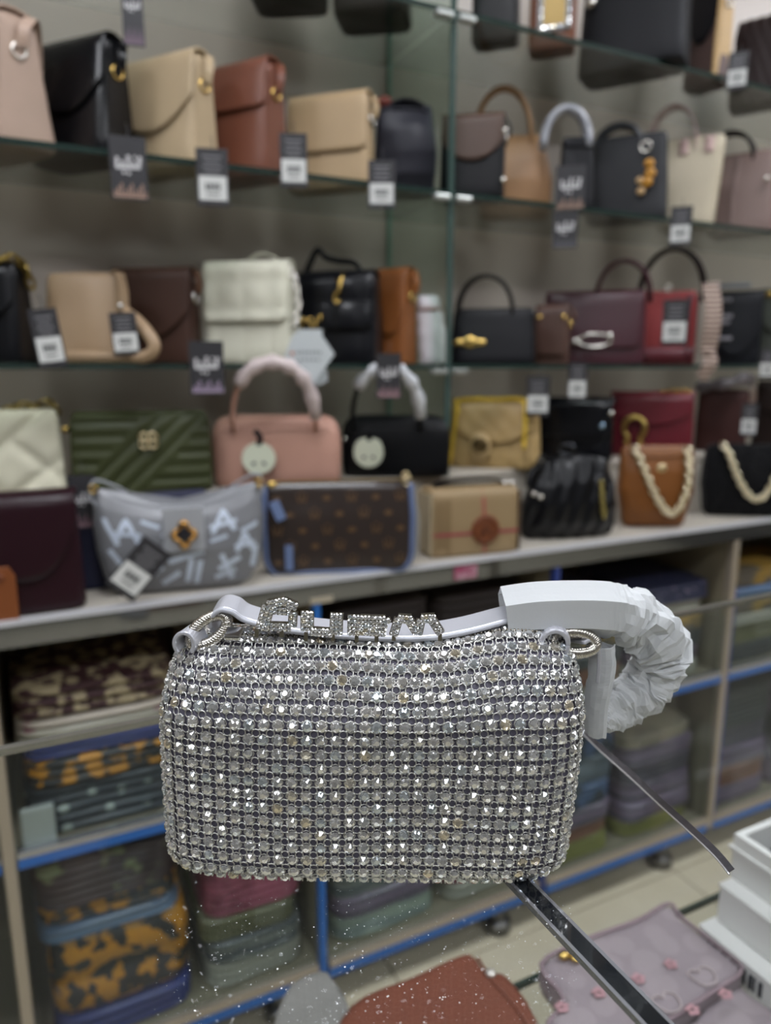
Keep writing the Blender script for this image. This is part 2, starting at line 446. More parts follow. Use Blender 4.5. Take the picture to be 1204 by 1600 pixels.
def stack(x0, x1, z, items, where, y0=None, dp=.26):
    global seed
    for i, (th, mt, desc) in enumerate(items):
        seed += 1
        j = random.uniform(-.008, .008)
        pos = 'at the bottom of' if i == 0 else 'on top of' if i == len(items)-1 else 'inside'
        cloth('folded_cloth', f'folded {desc} cloth {pos} {where}', x0+j+.006, x1+j-.006, z, th, mt, (FY+.03 if y0 is None else y0)+random.uniform(0, .012), dp, seed)
        z += th+.0005
SH, LO = .437, .022
W1 = 'the stack with the leopard print'
stack(-.068, .20, SH, [(.085, NDOT, 'navy dotted'), (.048, LEO, 'leopard printed'), (.024, BLC, 'royal blue'), (.046, WFL, 'white rose-printed'), (.055, FLO, 'dark red beige-flowered')], 'the leopard-print stack above the blue rail')
stack(.21, .415, SH, [(.06, PUR, 'dull purple'), (.05, DGR, 'charcoal'), (.06, FLO, 'brown and beige flowered'), (.05, DKB, 'very dark brown'), (.045, BEI, 'mottled beige')], 'the pile crowned with mottled beige')
stack(-.068, .185, LO, [(.05, BLC, 'navy blue'), (.155, LEO, 'black and amber leopard'), (.03, STL, 'steel blue'), (.03, LEO, 'thin amber spotted'), (.09, MFL, 'maroon green-flowered')], 'the leopard-print stack below the blue rail')
stack(.205, .412, LO, [(.05, LGR, 'pale grey'), (.05, GRC, 'dull grey'), (.05, OLV, 'olive green'), (.095, PKC, 'crumpled pink'), (.055, DGR, 'slate grey'), (.04, OLV, 'khaki')], 'the pile with crumpled pink')
stack(.46, .70, SH, [(.08, DKB, 'dark chocolate'), (.09, PUR, 'dusky plum'), (.07, DKB, 'umber'), (.07, DKB, 'blackish brown')], 'the dark pile beside the blue post')
stack(.715, .955, SH, [(.08, GRC, 'ash grey'), (.07, DKB, 'dark coffee'), (.08, PUR, 'aubergine'), (.07, DKB, 'dark bark brown')], 'the dark pile beside the grey post')
stack(.46, .72, LO, [(.05, PGR, 'pale green plastic-wrapped'), (.05, MAU, 'mauve striped'), (.05, GRC, 'grey striped'), (.06, BLG, 'blue-grey'), (.10, BLG, 'blue-grey plastic-wrapped')], 'the pile of plastic-wrapped blue-grey')
stack(.735, .955, LO, [(.04, LGR, 'light grey'), (.07, PKC, 'magenta pink'), (.06, MAU, 'mauve'), (.06, BLG, 'dusty blue')], 'the pile with magenta pink')
stack(1.0, 1.24, SH, [(.03, LGR, 'light warm grey'), (.045, BRN, 'rust brown'), (.04, DGR, 'graphite'), (.04, OCH, 'ochre mottled'), (.03, GRC, 'stone grey'), (.05, NAVP, 'navy speckled')], 'the tall pile with navy speckles')
stack(1.255, 1.505, SH, [(.035, LGR, 'pale ash'), (.035, MAU, 'plum striped'), (.05, DGR, 'dark graphite'), (.045, OCH, 'ochre and brown'), (.03, LGR, 'putty grey'), (.045, NAVP, 'navy and lilac speckled')], 'the tall pile beside the pale post')
stack(1.0, 1.23, LO, [(.045, YGR, 'yellow-green'), (.035, BRN, 'terracotta'), (.05, MAU, 'dark mauve'), (.06, SLB, 'blue mottled'), (.07, BLG, 'slate blue'), (.06, SLB, 'dark blue mottled')], 'the low pile with blue mottling')
stack(1.245, 1.505, LO, [(.04, YGR, 'moss green'), (.05, MAU, 'grey-mauve'), (.05, MAU, 'mauve check'), (.05, PUR, 'purple-grey'), (.05, MAU, 'mauve woven'), (.035, BEI, 'beige mottled')], 'the low pile of mauve weaves')
stack(1.56, 1.80, SH, [(.05, DGR, 'black-green'), (.05, OLV, 'olive drab'), (.03, LGR, 'silver grey'), (.03, OCH, 'golden ochre'), (.04, STL, 'pale blue'), (.05, OCH, 'amber brown')], 'the pile with golden ochre')
stack(1.56, 1.80, LO, [(.05, MAU, 'heather'), (.06, BRN, 'pinkish brown'), (.05, MAU, 'lilac grey'), (.06, PUR, 'deep mauve'), (.06, DGR, 'bottle grey'), (.05, DGR, 'dark pewter')], 'the low pile with pinkish brown')
stack(1.81, 2.05, SH, [(.06, PUR, 'dim violet'), (.06, OLV, 'dark olive'), (.05, GRC, 'iron grey'), (.05, OCH, 'mustard')], 'the pile topped with mustard')
stack(1.81, 2.05, LO, [(.07, MAU, 'greyish mauve'), (.07, PUR, 'shadow purple'), (.07, DGR, 'gunmetal'), (.07, MAU, 'taupe mauve')], 'the low pile with gunmetal')
o = mesh('paper_packet', cbox((0, 0, .035), (.05, .012, .07)), plain('#a6a7a4', .5, 0, .1), None, smooth=False, bevel=.003, loc=(-.045, FY+.018, SH)); tag(o, 'small pale packet standing before the navy dotted cloth', 'packet')

# ------------------------------------------------------------------ glass counter
CT = .96; CBY = .493
ctr = thing('glass_counter', 'glass-topped display counter with dark metal joint strip', 'counter', (.3, .1, FLOOR))
def kp(name, vf, mat, **k):
    return mesh(name, ([(v[0]-.3, v[1]-.1, v[2]-FLOOR) for v in vf[0]], vf[1]), mat, ctr, smooth=False, **k)
TG = glass('counter_glass', '#fafbfb', .38, .0, .002)
kp('top_pane', box(-.75, .1855, -.38, CBY-.004, CT-.008, CT), TG)
kp('top_pane', box(.1965, 1.3, -.38, CBY-.004, CT-.008, CT), TG)
kp('back_trim', box(-.75, 1.3, CBY-.004, CBY+.002, CT-.0045, CT), plain('#a8a69e', .25, .8))
DST = plain('#14171b', .12, .0, 1.0)
kp('joint_strip', box(.1872, .1948, -.38, CBY-.004, CT-.003, CT-.0003), DST)
kp('strip_edge', box(.1855, .1872, -.38, CBY-.004, CT-.003, CT), ALUB)
kp('strip_edge', box(.1948, .1965, -.38, CBY-.004, CT-.003, CT), ALUB)
for x in (-.74, 1.29):
    for y in (-.37, CBY-.014):
        kp('post', box(x-.01, x+.01, y-.01, y+.01, FLOOR, CT-.01), ALU)
IS = .60
kp("inner_shelf", box(-.7, 1.28, -.36, CBY-.002, IS-.006, IS), glass('inner_glass', '#f9fafa', .35))
kp("inner_shelf_edge", box(-.7, 1.28, CBY-.002, CBY+.002, IS-.0065, IS+.0005), plain('#2b3a33', .2))
# ================================================================== THE RHINESTONE HANDBAG
BO = Vector((.1409, .3043, CT+.0016)); BR = math.radians(-27.5)
BM = T(*BO) @ Rz(BR); BI = BM.inverted(); CL = BI @ CAM; B3 = BI.to_3x3()
def bl(px, py, y):
    """photo pixel -> point of the handbag's own frame at depth y"""
    d = B3 @ ray(px, py); return CL + d*((y-CL.y)/d.y)
hb = thing('rhinestone_handbag', 'small silver rhinestone mesh handbag with white-sleeved handle on the glass counter', 'handbag', BO, BR)
xl, xr = bl(254, 1200, -.02).x, bl(911, 1200, -.02).x
HW = (xr-xl)/2; CX = (xl+xr)/2
HT = bl(580, 1007, -.012).z
D2 = .036
secs = [(.0, HW*.945, D2*.84, 5), (.003, HW*.975, D2*.95, 5.4), (.009, HW*.99, D2, 5.6), (.035, HW*.995, D2, 5.6), (.065, HW, D2*.985, 5.6), (.080, HW*.998, D2*.96, 5.4),
        (HT-.024, HW*.99, D2*.88, 5), (HT-.014, HW*.972, D2*.72, 4.6), (HT-.006, HW*.94, D2*.50, 4.2), (HT-.001, HW*.88, D2*.26, 3.6), (HT, HW*.82, D2*.06, 3)]
secs = [(z, a, b_, e, CX, 0) for z, a, b_, e in secs]
def hwarp(p):
    # soft, slightly uneven fabric: sagging top, lower right corner pulled in
    f = p.z/HT
    u = (p.x-CX)/HW
    s = (.0042*math.exp(-((u-.66)/.24)**2)-.0008*math.exp(-((u-.12)/.3)**2)+.0012*math.exp(-((u+.75)/.25)**2))*max(0, f-.5)/.5
    return Vector((p.x+.002*f*(1 if p.x < CX else -.0)+(-.0065*(1-f)*min(1, max(0, (p.x-CX)/.08))), p.y+.0012*math.sin(p.x*60)*math.sin(p.z*40), p.z+s))
HB = Loft(secs, 96, 4, hwarp)
LINING = plain('#625f6e', .55, 0, 0, (900, .3, .0005))
mesh('body', HB.vf(), LINING, hb)
# ---- grid of stones over the whole body
PIT = .0066
zs = [i*HT/2000 for i in range(2001)]
arc = [0]
for a, b_ in zip(zs, zs[1:]):
    pa, pb = HB.pt(CX, a), HB.pt(CX, b_); arc.append(arc[-1]+math.hypot(pa.y-pb.y, pa.z-pb.z))
rows = []; k = 0; t = PIT*.35
for i, z in enumerate(zs):
    if arc[i] >= t: rows.append(z); t += PIT
def ring(z, ncol):
    _, hw, hd, e, cx, cy = HB.sec(z); D = []
    for i in range(721):
        a = 2*PI*i/720-PI/2; c, q = math.cos(a), math.sin(a)
        D.append((cx+hw*math.copysign(abs(c)**(2/e), c), cy+hd*math.copysign(abs(q)**(2/e), q)))
    L = [0]
    for i in range(720): L.append(L[-1]+math.hypot(D[i+1][0]-D[i][0], D[i+1][1]-D[i][1]))
    n = ncol or round(L[-1]/PIT); out = []; i = 0
    for j in range(n):
        t = L[-1]*(j+.5)/n
        while L[i+1] < t: i += 1
        f = (t-L[i])/(L[i+1]-L[i]); out.append(hwarp(Vector((D[i][0]+(D[i+1][0]-D[i][0])*f, D[i][1]+(D[i+1][1]-D[i][1])*f, z))))
    return out
NC = len(ring(rows[8], None))
grid = [ring(z, NC) for z in rows]
NR = len(grid)
def gnorm(i, j):
    a = grid[min(NR-1, i+1)][j]-grid[max(0, i-1)][j]; b_ = grid[i][(j+1) % NC]-grid[i][j-1]
    n = b_.cross(a)
    return n.normalized() if n.length > 1e-9 else Vector((0, 0, 1))
def gem_vf():
    V = []; Fs = []
    for j in range(8): a = 2*PI*j/8; V.append((math.cos(a), math.sin(a), .12))
    for j in range(8): a = 2*PI*(j+.5)/8; V.append((.46*math.cos(a), .46*math.sin(a), .58))
    for j in range(8):
        k = (j+1) % 8; Fs += [(j, k, 8+j), (k, 8+k, 8+j)]
    Fs.append(tuple(range(8, 16)))
    for j in range(8): a = 2*PI*j/8; V.append((.8*math.cos(a), .8*math.sin(a), -.25))
    for j in range(8):
        k = (j+1) % 8; Fs.append((16+j, 16+k, k, j))
    return V, Fs
GEMVF = gem_vf()
gm, nt, b = base_mat('crystal')
oi = nt.nodes.new('ShaderNodeObjectInfo'); ge = nt.nodes.new('ShaderNodeNewGeometry')
ad = nt.nodes.new('ShaderNodeMath'); ad.operation = 'ADD'; nt.links.new(oi.outputs['Random'], ad.inputs[0]); nt.links.new(ge.outputs['Random Per Island'], ad.inputs[1])
fr = nt.nodes.new('ShaderNodeMath'); fr.operation = 'FRACT'; nt.links.new(ad.outputs[0], fr.inputs[0])
r = nt.nodes.new('ShaderNodeValToRGB'); cr = r.color_ramp; cr.interpolation = 'CONSTANT'
cr.elements[0].position = 0; cr.elements[0].color = lin('#f0f1f4')
for p_, c_ in ((.34, '#eceff2'), (.52, '#f2f1f0'), (.72, '#e4edf4'), (.84, '#ffffff'), (.93, '#f1ece0')):
    e = cr.elements.new(p_); e.color = lin(c_)
cr.elements[-1].color = lin('#f2e8d2'); cr.elements[-1].position = .965
nt.links.new(fr.outputs[0], r.inputs[0]); nt.links.new(r.outputs[0], b.inputs['Base Color'])
b.inputs['Metallic'].default_value = .86; b.inputs['Roughness'].default_value = .07; b.inputs['Coat Weight'].default_value = .3; b.inputs['Coat Roughness'].default_value = .03
GEM = gm
SETM = plain('#d2d1cd', .3, .85)
gemme = bpy.data.meshes.new('rhinestone'); gemme.from_pydata(GEMVF[0], [], GEMVF[1]); gemme.materials.append(GEM); gemme.update()
def frame(p, n, s, spin, tilt=.0):
    n = Vector(n)
    if tilt: n = (n+Vector((random.gauss(0, tilt), random.gauss(0, tilt), random.gauss(0, tilt)))).normalized()
    q = n.to_track_quat('Z', 'Y').to_matrix().to_4x4()
    return T(*p) @ q @ Rz(spin) @ Matrix.Diagonal((s, s, s, 1))
GS = .00252
spots = []
for i in range(NR):
    for j in range(NC):
        p = grid[i][j]; n = gnorm(i, j)
        if n.dot(p-Vector((CX, 0, HT*.5))) < 0: n = -n
        v = CL-p; spots.append((n.dot(v.normalized())/v.length_squared, p, n, i, j))
spots.sort(key=lambda q: -q[0])
rest = []
RM = []
for q, (sc, p, n, i, j) in enumerate(spots):
    M = frame(p+n*.0011, n, GS, random.uniform(0, 1.5), .14)
    if q < 300:
        o = bpy.data.objects.new('rhinestone', gemme); link(o, hb); o.matrix_basis = M
    else: rest.append(xf(GEMVF, M))
tag(mesh('rhinestone_field', join(*rest), GEM, hb, smooth=False), kind='stuff')
# claw settings under the stones and round mesh links at the holes between them
cup = join(torus(1.06, .13, 8, 4), *[cbox((1.08*math.cos(a), 1.08*math.sin(a), .2), (.26, .26, .5)) for a in (PI/4, 3*PI/4, 5*PI/4, 7*PI/4)])
net = []
for sc, p, n, i, j in spots:
    net.append(xf(cup, frame(p+n*.0009, n, GS, 0)))
lk = torus(1, .17, 10, 4)
bar = cbox((0, 0, 0), (1, 1, 1))
for i in range(NR-1):
    for j in range(NC):
        c = (grid[i][j]+grid[i][(j+1) % NC]+grid[i+1][j]+grid[i+1][(j+1) % NC])/4
        n = gnorm(i, j)
        if n.dot(c-Vector((CX, 0, HT*.5))) < 0: n = -n
        net.append(xf(lk, frame(c+n*.0014, n, .00188, .39)))
tag(mesh('metal_netting', join(*net), SETM, hb), kind='stuff')
# ---- beaded zip line along the top
zb = []
for i in range(92):
    x = CX-HW*.80+HW*1.6*i/91
    p = hwarp(Vector((x, -.006, HT))); p.z += .0012
    zb.append(ellipsoid(p, (.0009, .0009, .0009), 6, 4))
    p = p+Vector((0, .012, 0)); zb.append(ellipsoid(p, (.0009, .0009, .0009), 6, 4))
tag(mesh('bead_piping', join(*zb), plain('#8a847a', .25, 1.0), hb), kind='stuff')
zp = [hwarp(Vector((CX-HW*.80+HW*1.6*i/30, 0, HT)))+Vector((0, 0, .0004)) for i in range(31)]
mesh('zip_tape', strap(zp, (0, 1, 0), .010, .0012), plain('#57545c', .6), hb, smooth=False)

# ---- satin silver strap
STR = plain('#c3c4cc', .3, .35, .1, (700, .15, .0003)); STE = plain('#b6b8c0', .45)
y0 = -.006
pts = [(392, 990, .002), (352, 985, .0), (336, 968, -.004), (337, 953, -.006), (350, 942, -.007), (368, 945, -.007), (384, 956, -.006), (410, 964, -.006), (450, 973, -.006), (520, 981, -.006), (600, 986, -.006), (670, 985, -.006), (730, 975, -.004), (800, 957, .002), (860, 948, .004)]
sp3 = cat([bl(x, y, q+.004) for x, y, q in pts], 6)
mesh('strap', strap(sp3, (0, 1, .12), .015, .0022), STR, hb, smooth=False, bevel=.0008)
mesh('strap_edge', tube([p+Vector((0, -.0077, -.0012)) for p in sp3[12:]], .0012, 6), STE, hb)
# tab loops and rope rings at both ends of the bag
def looptab(px, py, y, r, name='tab_loop'):
    c = bl(px, py, y)
    pth = [c+Vector((r*1.0*math.cos(a)-.002, 0, r*1.15*math.sin(a))) for a in [PI*(-.35+1.6*i/18) for i in range(19)]]
    return mesh(name, strap(pth, (.25, 1, 0), .012, .002), STR, hb, smooth=False, bevel=.0007)
looptab(303, 1000, -.012, .0046)
def rope(path, R, r, turns, closed=True, n=3, m=160):
    out = []
    P = [Vector(p) for p in path]; N = len(P)
    for s in range(n):
        pp = []
        for i in range(m):
            f = i/m*N; a, b_ = P[int(f) % N], P[(int(f)+1) % N]; p = a+(b_-a)*(f-int(f)); t = (b_-a).normalized()
            u = t.cross(Vector((0, 1, .3))).normalized(); v = t.cross(u); q = 2*PI*(turns*i/m+s/n)
            pp.append(p+u*R*math.cos(q)+v*R*math.sin(q))
        out.append(tube(pp, r, 6, True))
    return join(*out)
def oval(c, a, b_, tilt, yaw, n=40):
    M = T(*c) @ Rz(yaw) @ Ry(tilt) @ Rx(math.radians(72))
    return [M @ Vector((a*math.cos(2*PI*i/n), b_*math.sin(2*PI*i/n), 0)) for i in range(n)]
ROPE = plain('#d0ccc4', .25, 1.0)
c = bl(326, 985, -.010)
mesh('rope_ring', rope(oval(c, .0100, .0052, math.radians(-34), math.radians(15)), .0017, .0013, 16), ROPE, hb)
mesh('ring_plate', strap([bl(352, 990, -.016), bl(378, 991, -.016)], (0, 1, .3), .008, .003), CHROME, hb, smooth=False, bevel=.0008)
c = bl(897, 1004, -.002)
mesh('rope_ring', rope(oval(c, .0110, .0050, math.radians(8), math.radians(10)), .0017, .0013, 16), ROPE, hb)
c = bl(866, 1002, -.004)
pth = [c+Vector((.0064*math.cos(a), 0, .0068*math.sin(a))) for a in [2*PI*i/22 for i in range(23)]]
mesh('tab_loop', strap(pth, (.2, 1, 0), .011, .0024), STR, hb, smooth=False, bevel=.0008)
# ---- pave letters standing on the strap
LEM = plain('#8f8b80', .3, 1.0)
def pave(pxs, name, depth, dot=.00105):
    """letter charm drawn by photo-pixel strokes; each stroke (x0,y0,x1,y1,rows)"""
    t = None; stones = []; base = []
    for x0, y0, x1, y1, rw in pxs:
        a, b_ = bl(x0, y0, depth), bl(x1, y1, depth); d = b_-a; L = d.length; d.normalize(); s = d.cross(Vector((0, 1, 0))).normalized()
        nn = max(1, round(L/(dot*1.75)))
        base.append(strap([a-d*.0006, b_+d*.0006], s, rw*dot*1.8+.0004, .0022))
        for i in range(nn+1):
            for k in range(rw):
                p = a+d*(L*i/nn)+s*((k-(rw-1)/2)*dot*1.8)
                stones.append(xf(GEMVF, frame(p+Vector((0, -.0012, 0)), Vector((0, -1, .25)), dot, random.uniform(0, 1), .07)))
    t = mesh(name, join(*base), LEM, hb, smooth=False)
    tag(mesh('pave_stones', join(*stones), GEM, t, smooth=False), kind='stuff')
    return t
LD = -.020
L1 = pave([(410, 980, 419, 948, 3), (421, 943, 443, 939, 2), (446, 940, 462, 947, 2), (424, 952, 452, 954, 2), (458, 958, 457, 976, 2), (452, 979, 418, 978, 2)], 'letter_charm', LD)
L2 = pave([(480, 957, 480, 982, 3), (487, 986, 517, 988, 2), (526, 960, 525, 988, 3)], 'letter_charm', LD)
L3 = pave([(553, 963, 553, 989, 3), (565, 964, 600, 965, 1), (564, 974, 602, 974, 2), (606, 968, 607, 970, 1), (565, 985, 600, 987, 2)], 'letter_charm', LD)
L4 = pave([(615, 990, 622, 968, 2), (624, 966, 640, 967, 2), (640, 970, 650, 986, 2), (653, 988, 657, 970, 2), (660, 966, 677, 965, 2), (676, 970, 687, 987, 2)], 'letter_charm', LD)
for L, xs, yy in ((L1, (401, 440), 984), (L2, (478, 520), 990), (L3, (557, 588), 992), (L4, (615, 687), 990)):
    for x in xs:
        mesh('prong', strap([bl(x, yy-2, LD+.001), bl(x, yy+11, LD+.001)], (1, 0, 0), .0018, .0012), LEM, L, smooth=False)

# ---- white non-woven sleeve
slm, nt, b = base_mat('nonwoven_sleeve')
b.inputs['Base Color'].default_value = lin('#dcdfe1'); b.inputs['Roughness'].default_value = .75
b.inputs['Subsurface Weight'].default_value = .0; b.inputs['Transmission Weight'].default_value = 0
bump(nt, b, 500, .25, .0004)
tr = nt.nodes.new('ShaderNodeBsdfTranslucent'); tr.inputs[0].default_value = (.8, .8, .8, 1)
mxs = nt.nodes.new('ShaderNodeMixShader'); mxs.inputs[0].default_value = .3
nt.links.new(b.outputs[0], mxs.inputs[1]); nt.links.new(tr.outputs[0], mxs.inputs[2]); nt.links.new(mxs.outputs[0], nt.nodes['Material Output'].inputs[0])
def crumple(path, rad, n, amp, freq, seed, flat=1.0, start=0.0, cap=False, folds=.0):
    """a paper-soft tube: rings scrunched with ridges that run round the tube"""
    P = path; m = len(P); V = []; Fs = []; prev = None
    for i, p in enumerate(P):
        t = (P[min(i+1, m-1)]-P[max(i-1, 0)]).normalized()
        a = Vector((0, 0, 1)) if prev is None else prev
        a = (a-t*a.dot(t)).normalized(); prev = a; b_ = t.cross(a); f = i/(m-1)
        r0 = rad(f); k = min(1, max(0, (f-start)/.12)) if start else 1
        for j in range(n):
            q = 2*PI*j/n
            nz = noise.noise(Vector((math.cos(q)*1.5+seed, math.sin(q)*1.5, f*freq)))
            nz2 = noise.noise(Vector((math.cos(q)*3+seed*2, math.sin(q)*3, f*freq*2.3)))
            ridge = (1-abs(noise.noise(Vector((math.cos(q)*.9, math.sin(q)*.9+seed, f*freq*1.7))))*2.2)
            rr = r0*(1+k*amp*(nz*.7+nz2*.45+ridge*.55-.3))
            hexa = 1+ (1-k)*.10*math.cos(3*q*2)
            sl = t*(k*r0*.35*noise.noise(Vector((math.cos(q)*1.2, math.sin(q)*1.2+7, f*freq*.8+seed))))
            V.append(p+a*rr*hexa*math.cos(q)+b_*rr*hexa*flat*math.sin(q)+sl)
    for i in range(m-1):
        for j in range(n): Fs.append((i*n+j, i*n+(j+1) % n, (i+1)*n+(j+1) % n, (i+1)*n+j))
    return V, Fs
S = T(0, 0, 0)
p1 = [(786, 958, .004), (830, 952, .005), (880, 950, .007), (930, 951, .010), (968, 957, .014), (1002, 972, .020), (1024, 998, .026), (1028, 1030, .030), (1018, 1058, .030), (996, 1082, .026), (968, 1101, .020), (946, 1118, .014), (934, 1134, .010)]
path = cat([bl(x, y, q) for x, y, q in p1], 9)
RD = [(0, 39), (.2, 40), (.33, 42), (.42, 46), (.5, 50), (.58, 50), (.66, 46), (.75, 44), (.85, 37), (.93, 27), (1, 16)]
def radf(f):
    for (a, ra), (b_, rb_) in zip(RD, RD[1:]):
        if f <= b_: return (ra+(rb_-ra)*(f-a)/(b_-a))*.000315
    return RD[-1][1]*.000315
mesh('handle_sleeve', crumple(path, radf, 18, .36, 22, 3.3, .8, .26), slm, hb, smooth=False, solid=.0005)
p2 = [(938, 1008, .008), (940, 1035, .007), (936, 1070, .007), (931, 1105, .008), (929, 1146, .010)]
path2 = cat([bl(x, y, q) for x, y, q in p2], 8)
mesh('handle_sleeve', crumple(path2, lambda f: (.0078 if f > .2 else .0078)*(1-.25*f), 14, .12, 5, 9.1, .6), slm, hb, smooth=False, solid=.0005)
mesh('handle_strap', strap(cat([bl(900, 1003, .002), bl(922, 994, .006), bl(936, 1010, .008), bl(934, 1060, .008)], 6), (.3, 1, 0), .013, .002), STR, hb, smooth=False, bevel=.0006)
cd.dof.focus_distance = ( (BM @ Vector((CX, -D2, HT*.6))) - CAM).dot(FV)
# ================================================================== HANDBAGS ON THE SHELVES
def spot(x0, x1, yt, yb, Y, Z, d, phi):
    """photo box -> base point, facing, true width and height of a bag standing at depth Y on level Z.
    phi: degrees the front is turned away from the viewer, positive shows the right-hand end"""
    cx = (x0+x1)/2
    c = at(cx, (yt+yb)/2, Y=Y); th = math.atan2(c.x, c.y); ph = math.radians(phi)
    a, b_ = at(x0, (yt+yb)/2, Y=Y), at(x1, (yt+yb)/2, Y=Y)
    W = abs(b_.x-a.x)*math.cos(th)
    wd = max(.03, (W-d*abs(math.sin(ph)))/max(.3, math.cos(ph)))
    h = at(cx, yt, Y=Y).z-Z
    return Vector((c.x, Y, Z)), -th-ph, wd, h
SHELF_N = {}
def root(name, label, cat_, px, Y, Z, d, phi, group=None):
    loc, rz, w_, h = spot(*px, Y, Z, d, phi)
    return thing(name, label, cat_, loc, rz, group), w_, h
def boxy(w_, h, d, taper=.55, e=7, top=.92, bot=.96, r=.012, sway=None, n=56):
    hw, hd = w_/2, d/2
    r = min(r, h*.2)
    return Loft([(0, hw*bot*.95, hd*.9, e), (r*.35, hw*bot*.99, hd*.98, e), (r, hw*bot, hd, e), (h*.5, hw*(bot+top)/2*1.01, hd*(1+taper)/2*1.03, e), (h-r, hw*top, hd*taper, e),
                 (h-r*.35, hw*top*.97, hd*taper*.85, e), (h, hw*top*.92, hd*taper*.55, e)], n, 4, sway)
def pillow(w_, h, d, e=3.2, warp=None, n=64, k=6, wtop=.92, wbot=.94):
    hw, hd = w_/2, d/2
    return Loft([(0, hw*wbot*.85, hd*.35, e), (h*.05, hw*wbot*.95, hd*.65, e), (h*.2, hw*wbot, hd*.95, e), (h*.45, hw, hd, e), (h*.7, hw*(1+wtop)/2, hd*.85, e), (h*.9, hw*wtop, hd*.5, e), (h*.97, hw*wtop*.95, hd*.3, e), (h, hw*wtop*.86, hd*.12, e)], n, k, warp)
def flap_vf(B, w_, h, drop, shape='round', top=1.0, off=.004, hwf=.94):
    """flap sheet from the back top edge over the top and down the front"""
    hw = w_/2*hwf; V = []; Fs = []; nu, nv = 22, 14
    for i in range(nu+1):
        u = -1+2*i/nu; x = u*hw
        if shape == 'round': k = .80*abs(u)**3.0
        elif shape == 'curve': k = .45*abs(u)**2.2
        elif shape == 'point': k = .9*abs(u)
        else: k = .10*max(0, abs(u)-.85)/.15
        L = drop*h*(1-k); L = max(L, .10*h)
        xs = x
        col = []
        s0 = B.sec(h*.985)
        ty = s0[2]
        col += [Vector((x, ty*1.1+.003, h*.93)), Vector((x, ty*.9+.002, h*.985+off)), Vector((x, 0, h+off*1.2)), Vector((x, -ty*.9-.001, h*.99+off))]
        for j in range(nv):
            z = h*.965-(L-.035*h)*j/(nv-1)
            sx = max(-B.sec(z)[1]*.985, min(B.sec(z)[1]*.985, x))
            p = B.pt(sx, z, off); p.x = x if abs(sx-x) < 1e-6 else sx
            # keep the sheet off the rounded ends
            p.y = min(p.y, -B.sec(z)[2]*.80-off)
            col.append(p)
        V += col
    m = nv+4
    for i in range(nu):
        for j in range(m-1): Fs.append((i*m+j, i*m+j+1, (i+1)*m+j+1, (i+1)*m+j))
    return V, Fs
def arch(x0, x1, y, z0, z1, k=16, lean=0.0, p=1.0):
    cx, a = (x0+x1)/2, (x1-x0)/2
    return [Vector((cx-a*math.cos(PI*i/k), y-lean*math.sin(PI*i/k), z0+(z1-z0)*math.sin(PI*i/k)**p)) for i in range(k+1)]
def flapbag(name, label, px, Y, Z, d, phi, mat, drop=.6, shape='round', fmat=None, taper=.55, ring='gold', e=7, strapm=None, group='flap bags on the glass shelves', flapoff=.004, coat=0):
    t, w_, h = root(name, label, 'handbag', px, Y, Z, d, phi, group)
    B = boxy(w_, h*.98, d, taper, e)
    mesh('body', B.vf(), mat, t)
    mesh('flap', flap_vf(B, w_, h*.98, drop, shape, off=flapoff), fmat or mat, t, solid=.003)
    hw = w_/2*.93
    if ring:
        rm = GOLD if ring == 'gold' else SILVER
        rg = mesh('ring', torus(.010, .0022, 18, 6, 1, 1.2, T(hw+.004, -.002, h*.70) @ Ry(PI/2) @ Rz(.4)), rm, t)
        mesh('tab', strap([(hw+.001, 0, h*.80), (hw+.006, 0, h*.77), (hw+.006, 0, h*.72)], (0, 1, 0), .014, .002), mat, t, smooth=False)
        mesh('shoulder_strap', strap(cat([(hw+.008, .002, h*.74), (hw+.010, .005, h*.86), (hw-.004, d*.25, h*.99), (hw*.6, d*.45, h*.90), (hw*.3, d*.52, h*.5)], 6), (.35, 1, 0), .016, .002), strapm or mat, t, smooth=False, bevel=.0006)
    return t, B, w_, h
def gusset(t, B, w_, h, d, mat):
    hw = w_/2*.955
    V, Fs = poly([(-d*.36, .006), (d*.36, .006), (d*.24, h*.9), (0, h*.8), (-d*.24, h*.9)], 0, .002)
    return mesh('gusset', xf((V, Fs), T(hw, 0, 0) @ Rz(PI/2)), mat, t, smooth=False)
CREAM = leather('#b9a183', .5); BEIGE2 = leather('#b59a78', .48)
# ---------------------------------------------------------- middle glass shelf
YB = 1.375
MB = leather('#ad9484', .45)
t, B, w_, h = flapbag('structured_handbag', 'blush taupe structured handbag with silver hardware at the end of the middle shelf', (-120, 92, 36, 224), YB+.02, ZB, .12, 58, MB, .5, 'flat', None, .55, 'silver', group=None)
gusset(t, B, w_, h, .12, MB)
mesh('handle_loop', strap(arch(-.02, .05, 0, h*.93, h*1.12, 14), (0, 1, 0), .02, .003), MB, t, smooth=False)
t, B, w_, h = flapbag('flap_handbag', 'glossy black flap bag with gold ring beside the blush taupe bag', (30, 217, 68, 232), YB+.03, ZB, .085, 44, leather('#16161a', .25, .3), .62, 'curve', None, .5)
gusset(t, B, w_, h, .085, leather('#16161a', .25, .3))
t, B, w_, h = flapbag('flap_handbag', 'pale beige rounded flap bag with gold ring beside the glossy black flap bag', (160, 347, 95, 250), YB+.03, ZB, .08, 42, leather('#b09b7c', .5), .68, 'curve', None, .5)
gusset(t, B, w_, h, .08, leather('#b09b7c', .5))
t, B, w_, h = flapbag('flap_handbag', 'russet brown leather flap bag with gold clasp on the middle shelf', (290, 456, 105, 265), YB+.03, ZB, .085, 38, leather('#6f4130', .42), .42, 'flat', None, .55)
gusset(t, B, w_, h, .085, leather('#6f4130', .42))
